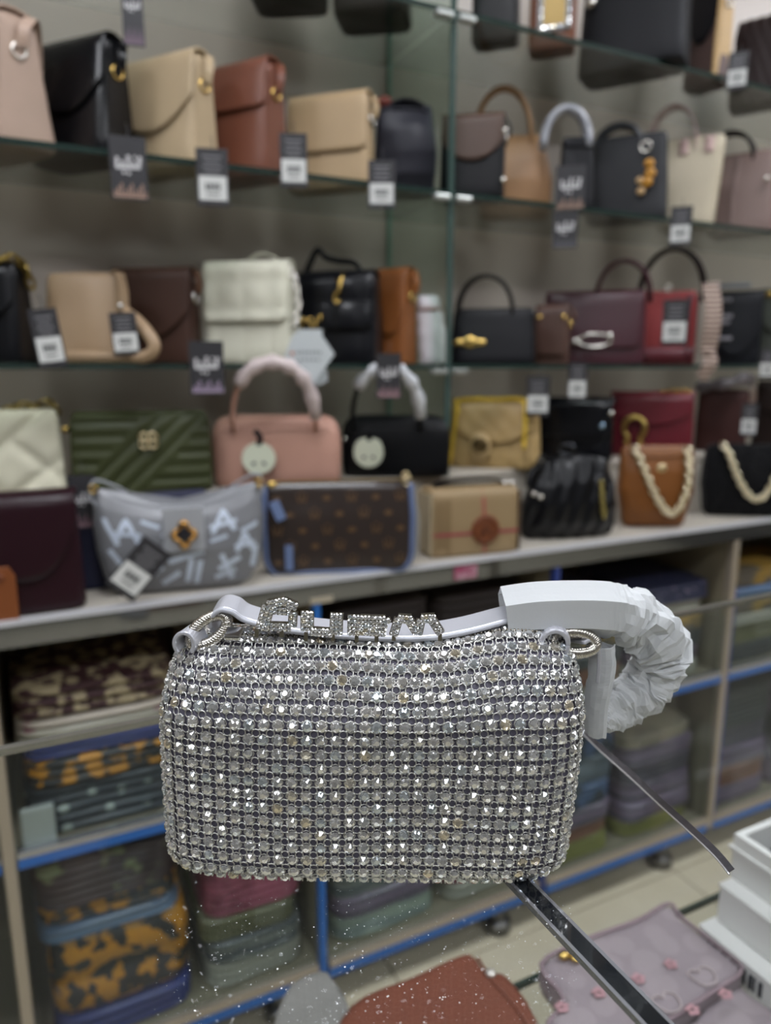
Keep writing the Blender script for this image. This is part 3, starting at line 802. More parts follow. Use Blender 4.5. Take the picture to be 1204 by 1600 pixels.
t, B, w_, h = flapbag('flap_handbag', 'cream flat-flap bag beside the russet brown bag', (440, 592, 150, 282), YB+.015, ZB, .065, 22, leather('#a9906e', .5), .62, 'flat', None, .55, 'silver', strapm=leather('#a9906e', .5))
# slouchy navy bag
def wr(amp, f, seed):
    def g(p):
        v = noise.noise_vector(Vector((p.x*f+seed, p.y*f*.7, p.z*f*.6+seed))); return Vector((p.x+v.x*amp*.4, p.y+v.y*amp, p.z+v.z*amp*.5*(1 if p.z > .02 else 0)))
    return g
t, w_, h = root('slouchy_handbag', 'slouchy navy black bag with a red brown toggle on top', 'handbag', (583, 682, 163, 292), YB, ZB, .09, 0)
B = pillow(w_, h, .09, 3.6, wr(.012, 16, 3), wtop=.88); mesh('body', B.vf(), leather('#26262e', .45), t)
mesh('top_band', strap(arch(-w_*.3, w_*.34, -.01, h*.86, h*1.03, 14), (0, 1, .2), .035, .003), leather('#26262e', .45), t, smooth=False)
mesh('toggle', ellipsoid((-w_*.32, -.012, h*1.0), (.016, .012, .012)), leather('#6b2a1b', .35), t)
mesh('rim', tube(cat([B.pt(x*w_*.36, h*.90, .002) for x in (-1, -.5, 0, .5, 1)], 4), .003, 6), leather('#26262e', .45), t)
# black bag, brown flap
t, B, w_, h = flapbag('flap_handbag', 'black bag with a brown curved flap behind the glass divider', (684, 792, 180, 306), YB-.03, ZB, .06, 4, leather('#17171c', .45), .55, 'curve', leather('#4a3428', .5), .5, 'silver')
gusset(t, B, w_, h, .06, leather('#17171c', .45))
for s in (.2, .75): mesh('stud', ellipsoid((w_*.47, -.03, h*s), (.006, .006, .006)), SILVER, t)
def tote(name, label, px, Y, Z, d, phi, mat, htop_px, hx, hr=.006, hmat=None, wtop=.9, wbot=1.0, e=6, flat=None, taper=.5, lean=0.0, group='handled bags on the glass shelves', dome=False):
    t, w_, h = root(name, label, 'handbag', px, Y, Z, d, phi, group)
    B = boxy(w_, h, d, taper, e, wtop, wbot, .01) if not dome else pillow(w_, h, d, 4, None, wtop=wtop, wbot=wbot)
    mesh('body', B.vf(), mat, t)
    cx = (px[0]+px[1])/2
    hz = at((hx[0]+hx[1])/2, htop_px, Y=Y).z-Z
    sc = w_/(px[1]-px[0])
    a, b_ = (hx[0]-cx)*sc, (hx[1]-cx)*sc
    for i, yy in enumerate((-d*taper*.45, d*taper*.45)):
        pth = arch(a, b_, yy, h*.86, hz-(.0 if i else .004), 20, lean, .85)
        vf = strap(pth, (0, 1, 0), flat, .003) if flat else tube(pth, hr, 8)
        mesh('handle', vf, hmat or mat, t, smooth=not flat)
    return t, B, w_, h
TAN = leather('#a8805c', .42)
t, B, w_, h = tote('bowler_handbag', 'tan dome-topped bag with two round tan handles', (748, 862, 212, 322), YB+.085, ZB, .07, 0, TAN, 130, (738, 828), .0048, TAN, .74, 1.0, dome=True)
mesh('seam', tube(cat([B.pt(w_*.34, h*q, .001) for q in (.06, .2, .45, .7, .85)], 4), .0014, 5), TAN, t)
t, B, w_, h = tote('handled_handbag', 'black bag with a silver-grey film-wrapped handle', (869, 930, 215, 327), YB-.035, ZB, .06, -10, leather('#202026', .4), 163, (838, 918), .0085, plain('#9a9ca4', .25, 0, .5))
mesh('top_band', B.stroke([(-w_*.44, h*.88), (w_*.44, h*.88)], .012, .002), leather('#202026', .4), t, solid=.002)
t, B, w_, h = tote('shoulder_tote', 'soft black tote with amber charm beside the cream tote', (916, 1048, 212, 334), YB, ZB, .09, 8, plain('#17181d', .7), 188, (925, 1000), .006, plain('#26272d', .4), .9, 1.0)
mesh('ring', torus(.011, .0025, 16, 6, 1, 1, T(w_*.22, -.045, h*.80) @ Rx(PI/2)), SILVER, t)
ch = mesh('charm', join(ellipsoid((w_*.28, -.052, h*.60), (.011, .006, .010)), ellipsoid((w_*.30, -.052, h*.49), (.012, .006, .011)), ellipsoid((w_*.27, -.052, h*.40), (.012, .006, .012))), plain('#b9822a', .35), t)
mesh('charm_bead', join(ellipsoid((w_*.18, -.052, h*.42), (.008, .006, .008)), ellipsoid((w_*.2, -.052, h*.30), (.009, .006, .009))), plain('#c9a678', .4), ch)
t, B, w_, h = tote('trapeze_tote', 'cream tote with pale pink handles', (1022, 1130, 216, 354), YB, ZB, .09, 6, leather('#b8ad97', .55), 152, (1003, 1085), .006, leather('#b59a98', .5), 1.0, .84, flat=.016)
for sx in (-.1, .28): mesh('handle_tab', B.stroke([(w_*sx-.0, h*.98), (w_*sx, h*.80)], .022, .002), leather('#b59a94', .5), t, solid=.002)
t, B, w_, h = tote('soft_handbag', 'mauve taupe bag with a thin dark handle', (1108, 1222, 238, 358), YB, ZB, .10, 10, leather('#77635d', .5), 193, (1085, 1175), .005, leather('#2c211d', .45), .86, 1.0)
mesh('pleat', B.stroke([(-w_*.12, h*.95), (-w_*.16, h*.5), (-w_*.14, h*.06)], .010, .002), leather('#77635d', .5), t, solid=.002)
mesh('stud', ellipsoid((w_*.34, -.045, h*.62), (.007, .006, .007)), SILVER, t)
# ---------------------------------------------------------- top glass shelf
t, B, w_, h = flapbag('flap_handbag', 'large black bag lying on the top shelf above the cream bag', (380, 520, -150, 22), 1.40, ZC, .12, 10, leather('#17171b', .4), .5, 'flat', None, .6, None, group='bags on the top glass shelf')
t, B, w_, h = flapbag('flap_handbag', 'dark brown bag on the top shelf beside the glass divider', (515, 650, -140, 22), 1.40, ZC, .12, 10, leather('#2c221e', .5), .5, 'curve', None, .6, None, group='bags on the top glass shelf')
t, B, w_, h = flapbag('flap_handbag', 'black bag on the top shelf half behind the rhinestone-framed brown bag', (735, 818, -120, 28), 1.38, ZC, .06, 10, leather('#16161a', .4), .5, 'curve', None, .6, None, group='bags on the top glass shelf')
t, B, w_, h = flapbag('buckled_handbag', 'cognac brown bag with a sparkling white square buckle frame', (826, 906, -100, 52), 1.36, ZC, .06, 5, leather('#6a3719', .4), .35, 'flat', None, .6, None, group='bags on the top glass shelf')
c0 = B.pt(.005, h*.32, .004)
bk = mesh('buckle_frame', xf(join(cbox((-.028, 0, 0), (.012, .008, .075)), cbox((.028, 0, 0), (.012, .008, .075)), cbox((0, 0, .034), (.044, .008, .012)), cbox((0, 0, -.034), (.044, .008, .012))), T(*c0)), plain('#d9dade', .15, .6), t, smooth=False, bevel=.002)
st = []
for i in range(11):
    for sx in (-.028, .028): st.append(xf(GEMVF, frame(c0+Vector((sx, -.005, -.036+.0072*i)), (0, -1, 0), .004, random.random(), .2)))
for i in range(5):
    for sz in (-.034, .034): st.append(xf(GEMVF, frame(c0+Vector((-.02+.01*i, -.005, sz)), (0, -1, 0), .004, random.random(), .2)))
tag(mesh('buckle_stones', join(*st), GEM, bk, smooth=False), kind='stuff')
mesh('buckle_plate', xf(cbox((0, .001, 0), (.044, .004, .058)), T(*c0)), plain('#8a7446', .4, .6), t, smooth=False)
t, w_, h = root('large_handbag', 'big plain charcoal black bag on the top shelf', 'handbag', (905, 1085, -110, 88), 1.375, ZC, .08, 14, 'bags on the top glass shelf')
B = boxy(w_, h, .12, .6, 6, .9, 1.0); mesh('body', B.vf(), leather('#25262c', .55), t)
mesh('flap', flap_vf(B, w_, h, .45, 'flat'), leather('#25262c', .55), t, solid=.003)
mesh('clasp', lathe([(.010, -.003), (.012, 0), (.010, .003)], 16, T(-w_*.36, -.062, h*.50) @ Rx(PI/2)), SILVER, t)
t, B, w_, h = flapbag('colour_block_handbag', 'bag with black flap, mauve front and honey beige side', (1068, 1150, -40, 116), 1.36, ZC, .07, 34, leather('#5a4642', .5), .62, 'curve', leather('#1f1f25', .4), .55, 'silver', strapm=leather('#a8834f', .45), group='bags on the top glass shelf')
gusset(t, B, w_, h, .08, leather('#b0905f', .45))
mesh('edge_piping', tube(cat([(w_*.46, -.034, .004), (w_*.46, -.034, h*.3), (w_*.46, -.03, h*.6), (w_*.45, -.024, h*.9)], 5), .005, 6), leather('#b0905f', .45), t)
t, w_, h = root('quilted_handbag', 'dark chocolate ribbed bag at the end of the top shelf', 'handbag', (1140, 1262, 25, 142), 1.38, ZC, .08, 10, 'bags on the top glass shelf')
B = boxy(w_, h, .09, .7, 6, .94, 1.0, .02, lambda p: Vector((p.x, p.y+(.003*math.cos((p.x+p.z*.4)*260) if p.y < 0 else 0), p.z)), 120); mesh('body', B.vf(), leather('#33211f', .45), t)
mesh('top_zip', strap([(-w_*.42, 0, h+.001), (w_*.42, 0, h+.001)], (0, 1, 0), .012, .003), plain('#5d4b46', .5), t, smooth=False)

# ---------------------------------------------------------- lowest glass shelf
YA = 1.385
t, B, w_, h = flapbag('chain_handbag', 'black leather bag with chunky gold chain on the lowest shelf', (-90, 66, 412, 570), YA+.015, ZA, .085, 28, leather('#15161b', .3, .2), .6, 'curve', None, .6, None, group=None)
mesh('chain', chain(cat([(w_*.20, -.03, h*.98), (w_*.38, -.02, h*1.04), (w_*.5, .0, h*.97), (w_*.53, .01, h*.8)], 8), .016, .0032), plain('#8f7a44', .3, 1.0), t)
t, w_, h = root('slouchy_handbag', 'slouchy beige bag with a long tubular strap looped in front', 'handbag', (64, 214, 428, 567), YA+.015, ZA, .07, 26)
B = boxy(w_, h, .09, .5, 5, .92, 1.0, .015, wr(.006, 14, 8)); SB = leather('#9d8468', .42); mesh('body', B.vf(), SB, t)
mesh('side_strap', strap(cat([(w_*.36, 0, h*.96), (w_*.46, -.01, h*.99), (w_*.53, -.02, h*.80), (w_*.55, -.03, h*.62)], 6), (.2, 1, 0), .022, .003), SB, t, smooth=False)
mesh('stud', ellipsoid((w_*.55, -.042, h*.62), (.006, .006, .006)), SILVER, t)
mesh('tubular_strap', tube(cat([(w_*.53, -.03, h*.58), (w_*.74, -.045, h*.47), (w_*.94, -.06, h*.30), (w_*1.0, -.065, h*.17), (w_*.88, -.065, h*.075), (w_*.5, -.06, h*.07), (w_*.2, -.06, h*.075), (-w_*.1, -.055, h*.075)], 8), .0105, 10), SB, t)
t, B, w_, h = flapbag('flap_handbag', 'dark brown leather flap bag with a rounded flap behind the beige tubular strap', (168, 318, 420, 560), YA+.05, ZA, .055, 24, leather('#3f2a22', .42), .72, 'curve', leather('#3f2a22', .42), .55, 'silver', strapm=leather('#5a3a28', .4))
gusset(t, B, w_, h, .06, leather('#3f2a22', .42))
# white quilted
WQ = leather('#cac8b6', .5)
def quilt(cell, amp):
    def g(p):
        q = abs(math.sin(PI*(p.x)/cell))*abs(math.sin(PI*(p.z)/cell)); return Vector((p.x, p.y+(-amp*q**.6 if p.y < 0 else amp*q**.6), p.z))
    return g
def dquilt(cell, amp):
    def g(p):
        q = abs(math.sin(PI*(p.x+p.z)/cell))*abs(math.sin(PI*(p.x-p.z)/cell)); return Vector((p.x, p.y+(-amp*q**.6 if p.y < 0 else amp*q**.6), p.z))
    return g
t, w_, h = root('quilted_handbag', 'ivory grid-quilted flap bag with chain, price tag in front', 'handbag', (312, 472, 415, 567), YA, ZA, .075, 20)
B = boxy(w_, h, .08, .6, 6, .96, 1.0, .015, quilt(.05, .004), 110); mesh('body', B.vf(), WQ, t)
mesh('flap', flap_vf(B, w_, h, .58, 'flat', off=.006), WQ, t, solid=.004)
mesh('chain', chain(cat([(w_*.46, -.01, h*.95), (w_*.53, -.015, h*.8), (w_*.56, -.02, h*.55), (w_*.52, -.03, h*.35)], 7), .013, .0026), SILVER, t)
mesh('top_handle', strap(arch(-w_*.05, w_*.33, .01, h*.96, h*1.12, 12), (0, 1, 0), .014, .003), WQ, t, smooth=False)
# black quilted with gold letters
t, w_, h = root('quilted_handbag', 'black quilted bag with gold letter clasp and kinked black strap', 'handbag', (458, 602, 430, 571), YA, ZA, .08, 20)
B = boxy(w_, h, .085, .6, 6, .96, 1.0, .015, quilt(.06, .004), 110); BQ = leather('#1a1b21', .28, .2); mesh('body', B.vf(), BQ, t)
mesh('flap', flap_vf(B, w_, h, .62, 'flat', off=.006), BQ, t, solid=.004)
fz = lambda x, z: B.pt(x, z, .0115)
def gl(strokes, wd=.006, th=.004, off=.0115, mat=GOLD, name='gold_letters'):
    V = []
    for s in strokes: V.append(tube([B.pt(x*w_, z*h, off) for x, z in s], wd/2, 6, rb=th/2))
    return mesh(name, join(*V), mat, t)
gl([[(-.40, .52), (-.36, .46)], [(-.32, .52), (-.36, .46), (-.37, .38)], [(-.24, .51), (-.28, .50), (-.28, .46), (-.23, .44), (-.23, .39), (-.29, .38)], [(-.18, .52), (-.18, .39)], [(-.15, .53), (-.12, .54), (-.12, .48)]])
gl([[(.06, .93), (.11, .88), (.10, .80), (.05, .78), (.03, .70), (.07, .66), (.10, .70)], [(.12, 1.0), (.115, .86)]], .009, .006, .014, GOLD, 'gold_monogram')
mesh('strap_handle', tube(cat([(-w_*.44, 0, h*.96), (-w_*.36, -.005, h*1.12), (-w_*.25, -.005, h*1.28), (-w_*.16, -.004, h*1.20), (-w_*.02, 0, h*1.16), (w_*.2, .0, h*1.12), (w_*.30, .0, h*.97)], 6), .0045, 8, rb=.008), leather('#141419', .35), t)
mesh('buckle', torus(.008, .002, 14, 5, 1, 1, T(-w_*.46, -.01, h*.94) @ Rx(PI/2)), SILVER, t)
t, B, w_, h = flapbag('flap_handbag', 'caramel tan upright bag squeezed beside the black quilted bag', (580, 656, 420, 570), YA+.01, ZA, .07, 28, leather('#8a5228', .42), .70, 'curve', leather('#8a5228', .42), .6)
gusset(t, B, w_, h, .07, leather('#8a5228', .42))
t, w_, h = root('wrapped_bundle', 'narrow bundle wrapped in white tissue beside the glass divider', 'bundle', (650, 702, 462, 573), 1.37, ZA, .045, 0)
B = Loft([(0, w_*.40, .020, 3), (h*.05, w_*.46, .024, 3), (h*.5, w_*.42, .024, 3), (h*.8, w_*.36, .02, 3), (h*.92, w_*.34, .018, 3), (h, w_*.26, .008, 3)], 40, 6, lambda p: Vector((p.x-.14*(p.z-.05)+.0015*math.sin(p.z*190+p.x*60), p.y, p.z)))
mesh('tissue', B.vf(), plain('#c6c1c5', .6, 0, .1, (60, .6, .004)), t)
mesh('tie', tube([B.pt(x*w_*.33, h*.80, .001) for x in (-1, -.6, 0, .6, 1)], .004, 6), leather('#8f6f68', .5), t)
# right bay
t, B, w_, h = tote('satchel_handbag', 'black satchel with a gold winged turn lock', (702, 838, 482, 574), YA-.01, ZA, .08, 4, leather('#1c1c22', .45), 428, (712, 800), .0045, leather('#2a2522', .45), .94, 1.0)
c0 = B.pt(-w_*.26, h*.40, .003)
mesh('turn_lock', join(ellipsoid(c0, (.016, .005, .014)), ellipsoid(c0+Vector((-.022, 0, -.001)), (.015, .004, .008)), ellipsoid(c0+Vector((.022, 0, -.001)), (.015, .004, .008))), GOLD, t)
gusset(t, B, w_, h, .08, leather('#1c1c22', .45))
t, B, w_, h = flapbag('flap_handbag', 'small brown bag with brass studs between the black satchel and the burgundy satchel', (832, 893, 478, 570), 1.36, ZA, .045, 12, leather('#4c342b', .45), .85, 'flat', None, .7, 'gold', group=None)
for sx in (-.34, .36): mesh('stud', ellipsoid(B.pt(w_*sx, h*.80, .006), (.006, .005, .006)), GOLD, t)
BUR = leather('#42222a', .32, .1)
t, B, w_, h = tote('satchel_handbag', 'burgundy satchel with a long silver clasp and a curved handle', (846, 1006, 458, 574), YA+.02, ZA, .07, 0, BUR, 411, (928, 1010), .0055, leather('#3a1d22', .4), .97, 1.0)
mesh('flap', flap_vf(B, w_, h, .78, 'flat'), BUR, t, solid=.003)
for z, l in ((.42, .045), (.22, .045)): pass
kc = B.pt(w_*.02, h*.34, .009)
mesh('clasp', join(xf(torus(.02, .004, 24, 6, 1.9, .75), T(*kc) @ Rx(PI/2)), ellipsoid(kc+Vector((-.045, 0, -.002)), (.009, .006, .009)), ellipsoid(kc+Vector((.034, 0, .010)), (.008, .006, .008))), SILVER, t)
t, B, w_, h = tote('handled_handbag', 'red suede bag with dark tall handle and patterned scarf', (984, 1088, 455, 575), YA+.0, ZA, .06, -8, leather('#8a2f30', .6), 388, (992, 1098), .006, leather('#2b1818', .4), .97, 1.0, group=None)
mesh('burgundy_panel', flap_vf(B, w_, h*.30, .8, 'flat', off=.003) if False else B.stroke([(-w_*.46, h*.13), (w_*.46, h*.13)], h*.22, .003), leather('#5c1a26', .35), t, solid=.003)
mesh('side_panel', B.stroke([(w_*.42, h*.06), (w_*.42, h*.94)], .028, .004), leather('#34202a', .4), t, solid=.002)
mesh('ring', torus(.008, .002, 14, 5, 1, 1, T(-.0, -.03, h*1.02) @ Rx(PI/2)), SILVER, t)
c0 = at(1100, 455, Y=1.33)
sc = thing('twilly_scarf', 'narrow patterned beige scarf hanging from the red bag handle', 'scarf', at(1100, 592, Y=1.288), -math.radians(36))
SCF = pattern('wave', '#b3a193', '#5e4340', 26, .7, None, 0, .45, .6)
hh = at(1100, 448, Y=1.288).z-at(1100, 592, Y=1.288).z
mesh('upper_tail', strap(cat([(.0, -.004, hh*.30), (.004, -.012, hh*.55), (.004, -.008, hh*.8), (-.006, 0, hh*1.05)], 6), (1, .3, 0), .044, .004), SCF, sc, smooth=False, bevel=.001)
mesh('knot', ellipsoid((0, -.008, hh*.30), (.014, .009, .010)), SCF, sc)
mesh('lower_tail', strap(cat([(.0, -.006, hh*.30), (.008, -.012, hh*.18), (.0, -.01, hh*.08), (-.012, -.008, 0)], 5), (1, .2, .3), .036, .003), SCF, sc, smooth=False, bevel=.001)
t, B, w_, h = flapbag('saddle_handbag', 'black rounded saddle bag with pale letter-like stripes beside the scarf', (1106, 1192, 455, 568), YA+.01, ZA, .075, 0, leather('#1b1d24', .4), .9, 'curve', leather('#1b1d24', .4), .6, None, e=3, group=None)
for z, l in ((.88, .3), (.66, .34), (.58, .3), (.36, .36)):
    mesh('stripe', B.stroke([(-w_*.42, h*z), (-w_*.42+w_*l, h*z)], .010, .0085), plain('#77747a', .5), t, solid=.001)
mesh('top_bar', cbox((-w_*.1, 0, h*1.08), (w_*.6, .012, .012)), plain('#8b8f97', .3, .4), t, smooth=False, bevel=.002)
t, B, w_, h = flapbag('flap_handbag', 'dark olive grey bag with a brass lock at the end of the lowest shelf', (1180, 1262, 450, 572), YA, ZA, .08, 4, leather('#3c4038', .45), .6, 'curve', None, .6, None, group=None)
mesh('lock', ellipsoid(B.pt(-w_*.28, h*.92, .008), (.012, .006, .010)), GOLD, t)

# ---------------------------------------------------------- riser step row
YR = 1.372
RZ = RZT
t, w_, h = root('quilted_handbag', 'white puffy quilted bag with gold chain above the burgundy bag', 'handbag', (-70, 104, 640, 766), YR, RZ, .08, 4)
def lines_quilt(segs, amp, wd):
    def g(p):
        if p.y > 0: return p
        dmin = 1
        for (x0, z0, x1, z1) in segs:
            dx, dz = x1-x0, z1-z0; L2 = dx*dx+dz*dz; u = max(0, min(1, ((p.x-x0)*dx+(p.z-z0)*dz)/L2))
            dmin = min(dmin, math.hypot(p.x-x0-dx*u, p.z-z0-dz*u))
        return Vector((p.x, p.y+amp*math.exp(-(dmin/wd)**2), p.z))
    return g
B = boxy(w_, h, .08, .75, 6, .96, 1.0, .02, lines_quilt([(-.12, .0, .12, .21), (-.02, .0, .16, .13), (.0, .105, .12, -.0), (-.12, .13, .0, 0)], .007, .008), 140)
B.k = 7; WP = leather('#cfcbb4', .55); mesh('body', B.vf(), WP, t)
mesh('chain', chain(cat([(w_*.0, 0, h*1.0), (w_*.14, -.01, h*1.05), (w_*.28, -.005, h*1.04), (w_*.40, -.01, h*1.08), (w_*.48, 0, h*.96)], 7), .015, .003), plain('#8f7e50', .3, 1.0), t)
# olive chevron quilt
t, w_, h = root('quilted_clutch', 'olive green diagonal-ribbed clutch with small gold emblem', 'handbag', (113, 334, 642, 768), YR-.01, RZ, .06, 0)
def chev(p):
    if p.y > 0: return p
    x, z = p.x/ w_, p.z/h
    # ribs: diagonal in the middle, level at both sides
    s = (x*1.55-(z-.5)*1.0) if abs(x-(z-.5)*.55) < .24 else -(z-.5)*1.0*1.4+(.0 if x > 0 else .3)
    return Vector((p.x, p.y-.0050*abs(math.sin(PI*s*4.4))**.7, p.z))
B = boxy(w_, h, .06, .85, 7, .97, .985, .02, chev, 190); B.k = 10
mesh('body', B.vf(), leather('#3a3f22', .42), t)
c0 = B.pt(.01, h*.66, .006)
mesh('emblem', join(*[torus(.0075, .0022, 14, 5, 1, 1, T(c0.x+.0072*sx, c0.y, c0.z+.0062*sz) @ Rx(PI/2)) for sx in (-1, 1) for sz in (-1, 1)]), GOLDP, t)
mesh('zip_pull', ellipsoid((-w_*.5-.004, -.006, h*.80), (.007, .005, .007)), GOLD, t)
# bowling bags with wrapped handles and disc charm
WRAP = plain('#c4b5b4', .35, 0, .4, (90, .8, .004)); WRAPW = plain('#c6c8cc', .35, 0, .4, (90, .8, .004))
CHM = plain('#cfd3bd', .5); CHD = plain('#4a4a46', .5)
def bowler(name, label, px, hpx, hx, mat, wrapm, charm_px, bear, Y):
    t, w_, h = root(name, label, 'handbag', px, Y, RZ, .085, 0, 'bowling bags with charms')
    hw_ = w_/2
    B = Loft([(0, hw_*.93, .034, 5), (.006, hw_*.97, .040, 5), (.02, hw_*.99, .0425, 5), (h*.55, hw_, .0425, 5), (h*.74, hw_*.985, .040, 5), (h*.86, hw_*.95, .036, 4.5), (h*.94, hw_*.88, .029, 4), (h*.985, hw_*.78, .020, 3.5), (h, hw_*.66, .010, 3)], 64, 3); mesh('body', B.vf(), mat, t)
    mesh('top_panel', B.stroke([(-w_*.40, h*.80), (w_*.40, h*.80)], .003, .0015), mat, t, solid=.002)
    sc = w_/(px[1]-px[0]); cx = (px[0]+px[1])/2
    a, b_ = (hx[0]-cx)*sc, (hx[1]-cx)*sc
    hz = at(cx, hpx, Y=Y-.08).z-RZ
    pth = [Vector((p.x, -.046-.048*max(0, (p.z-h*.8)/(hz-h*.8)), p.z)) for p in arch(a, b_, 0, h*.78, hz, 24, 0, .75)]
    mesh('handle', tube(pth, .005, 8), mat, t)
    V, Fs = tube(pth[5:24], lambda f: .0125+.002*math.sin(f*37)+.0012*math.sin(f*71), 12)
    mesh('handle_wrap', (V, Fs), wrapm, t)
    mesh('zip', tube(cat([B.pt(x*w_*.40, h*.88, .001) for x in (-1, -.5, 0, .5, 1)], 4), .0016, 5), mat, t)
    c = B.pt((charm_px[0]-cx)*sc, h*.42, 0); c.y -= .012
    out = []
    for i in range(28):
        q = 2*PI*i/28; r = .0305*(1+.02*math.cos(2*q))
        if bear:
            r = .0300*(1+.10*max(0, math.cos(q-PI*.27))**12+.10*max(0, math.cos(q-PI*.73))**12)
        out.append((r*math.cos(q), r*math.sin(q)))
    cm = mesh('charm', xf(poly(out, -.003, .003), T(*c)), CHM, t, smooth=False, bevel=.001)
    mesh('charm_mark', join(*[xf(ellipsoid((0, 0, 0), (.0046, .001, .0032), 10, 6), T(c.x+sx*.0095, c.y-.0035, c.z-.009) @ Ry(sx*.5)) for sx in (-1, 1)]), CHD, cm)
    mesh('charm_strap', strap(cat([(c.x-.006, c.y-.002, c.z+.052), (c.x+.004, c.y-.004, c.z+.040), (c.x, c.y-.002, c.z+.024)], 5), (1, 0, 0), .010, .002), leather('#1c1c20', .4), t, smooth=False)
    return t, B, w_, h
bowler('bowling_handbag', 'pink bowling bag with film-wrapped handle and round white charm', (333, 533, 648, 765), 566, (368, 492), leather('#bb8f7e', .5), WRAP, (405, 712), False, YR-.022)
t, B, w_, h = bowler('bowling_handbag', 'black bowling bag with white-wrapped handle and bear-shaped white charm', (534, 702, 648, 750), 574, (553, 655), leather('#15161a', .4), WRAPW, (577, 695), True, YR-.022)
mesh('stud', ellipsoid((-w_*.46, -.03, h*.62), (.005, .005, .006)), SILVER, t)
# beige quilted with gold chain and oval clasp
t, w_, h = root('quilted_handbag', 'beige quilted flap bag with gold chain and oval clasp', 'handbag', (697, 846, 628, 752), YR, RZ, .075, 6)
BE = leather('#a88d5e', .45); B = boxy(w_, h, .075, .65, 5.5, .94, 1.0, .02, dquilt(.045, .003), 120); mesh('body', B.vf(), BE, t)
mesh('flap', flap_vf(B, w_, h, .62, 'curve', off=.006), BE, t, solid=.004)
c0 = B.pt(-w_*.12, h*.34, .014)
cl = mesh('clasp_tab', xf(lathe([(.026, -.003), (.028, 0), (.026, .004)], 24), T(*c0) @ Rx(PI/2) @ Matrix.Diagonal((.85, 1.15, 1, 1))), leather('#b0966a', .45), t)
mesh('clasp', join(xf(torus(.014, .0035, 20, 6), T(c0.x, c0.y-.006, c0.z+.004) @ Rx(PI/2)), ellipsoid((c0.x, c0.y-.005, c0.z+.004), (.011, .004, .012))), plain('#6b5a3c', .35, .9), cl)
YEL = plain('#e0bf4a', .3, 1.0)
mesh('chain', chain(cat([B.pt(-w_*.44, h*.10, .020), B.pt(-w_*.41, h*.5, .020), B.pt(-w_*.38, h*.85, .024), (-w_*.36, -.03, h*1.03), (0, -.022, h*1.045), (w_*.30, -.03, h*1.04), B.pt(w_*.34, h*.80, .024), B.pt(w_*.34, h*.35, .022)], 8), .0085, .0028), YEL, t)
# black shiny bag with linked rings
t, B, w_, h = flapbag('flap_handbag', 'shiny black flap bag with two linked silver rings and a pale stud', (836, 962, 622, 738), YR+.01, RZ, .07, 6, leather('#191a20', .22, .4), .60, 'flat', leather('#191a20', .22, .4), .7, None, group=None)
c0 = B.pt(-w_*.08, h*.20, .006)
mesh('ring_emblem', join(tube([c0+Vector((-.006+.012*math.cos(a), 0, .012*math.sin(a))) for a in [.8+4.7*i/20 for i in range(21)]], .0022, 6), tube([c0+Vector((.006-.012*math.cos(a), -.003, .012*math.sin(a))) for a in [.8+4.7*i/20 for i in range(21)]], .0022, 6)), plain('#6d7076', .2, 1.0), t)
mesh('stud', ellipsoid(B.pt(w_*.34, h*.58, .008), (.007, .004, .007)), plain('#9ab4c8', .1, .8), t)
mesh('corner_stud', ellipsoid(B.pt(w_*.44, h*.78, .006), (.006, .004, .006)), SILVER, t)
mesh('zip_bead', ellipsoid(B.pt(-w_*.4, h*.8, .006), (.006, .004, .006)), GOLD, t)
# crimson bag with horseshoe
t, B, w_, h = flapbag('flap_handbag', 'crimson leather bag with large gold horseshoe clasp', (944, 1086, 613, 735), YR, RZ, .07, 4, leather('#5e1823', .35, .1), .5, 'curve', None, .75, None, group=None)
c0 = B.pt(-w_*.16, h*.42, .016)
hs = [c0+Vector((.025*math.sin(a)*1.0, 0, .027*math.cos(a)+.006)) for a in [-2.55+5.1*i/24 for i in range(25)]]
hs = [c0+Vector((-.018, 0, -.036))]+hs+[c0+Vector((.018, 0, -.036))]
mesh('horseshoe', tube(hs, lambda f: .0060+.0008*math.sin(f*150), 8), plain('#c4aa62', .35, 1.0), t)
mesh('chain', chain(cat([(w_*.10, 0, h*1.0), (w_*.25, -.004, h*1.03), (w_*.42, -.004, h*1.02)], 7), .012, .0025), GOLD, t)
t, w_, h = root('handled_handbag', 'dark brown bag with grey film-wrapped handle folded on top', 'handbag', (1084, 1168, 608, 730), YR, RZ, .08, 4)
B = boxy(w_, h, .08, .8, 6, .97, 1.0); mesh('body', B.vf(), leather('#3f2522', .45), t)
mesh('handle_wrap', tube(cat([(-w_*.50, -.02, h*1.03), (-w_*.15, -.045, h*1.07), (w_*.2, -.05, h*1.12), (w_*.42, -.03, h*1.20), (w_*.45, 0, h*1.10)], 6), lambda f: .014+.003*math.sin(f*23), 10), plain('#6f676c', .3, 0, .4, (70, .8, .004)), t)
t, B, w_, h = flapbag('flap_handbag', 'dark umber bag with a pale strap at the end of the plinth', (1172, 1258, 596, 728), YR, RZ, .08, 4, leather('#33231f', .5), .5, 'curve', None, .8, None, group=None)
mesh('pale_strap', strap(cat([(-w_*.56, -.02, h*1.0), (-w_*.50, -.04, h*.8), (-w_*.52, -.045, h*.55)], 6), (1, .3, 0), .016, .003), leather('#8d7468', .5), t, smooth=False)

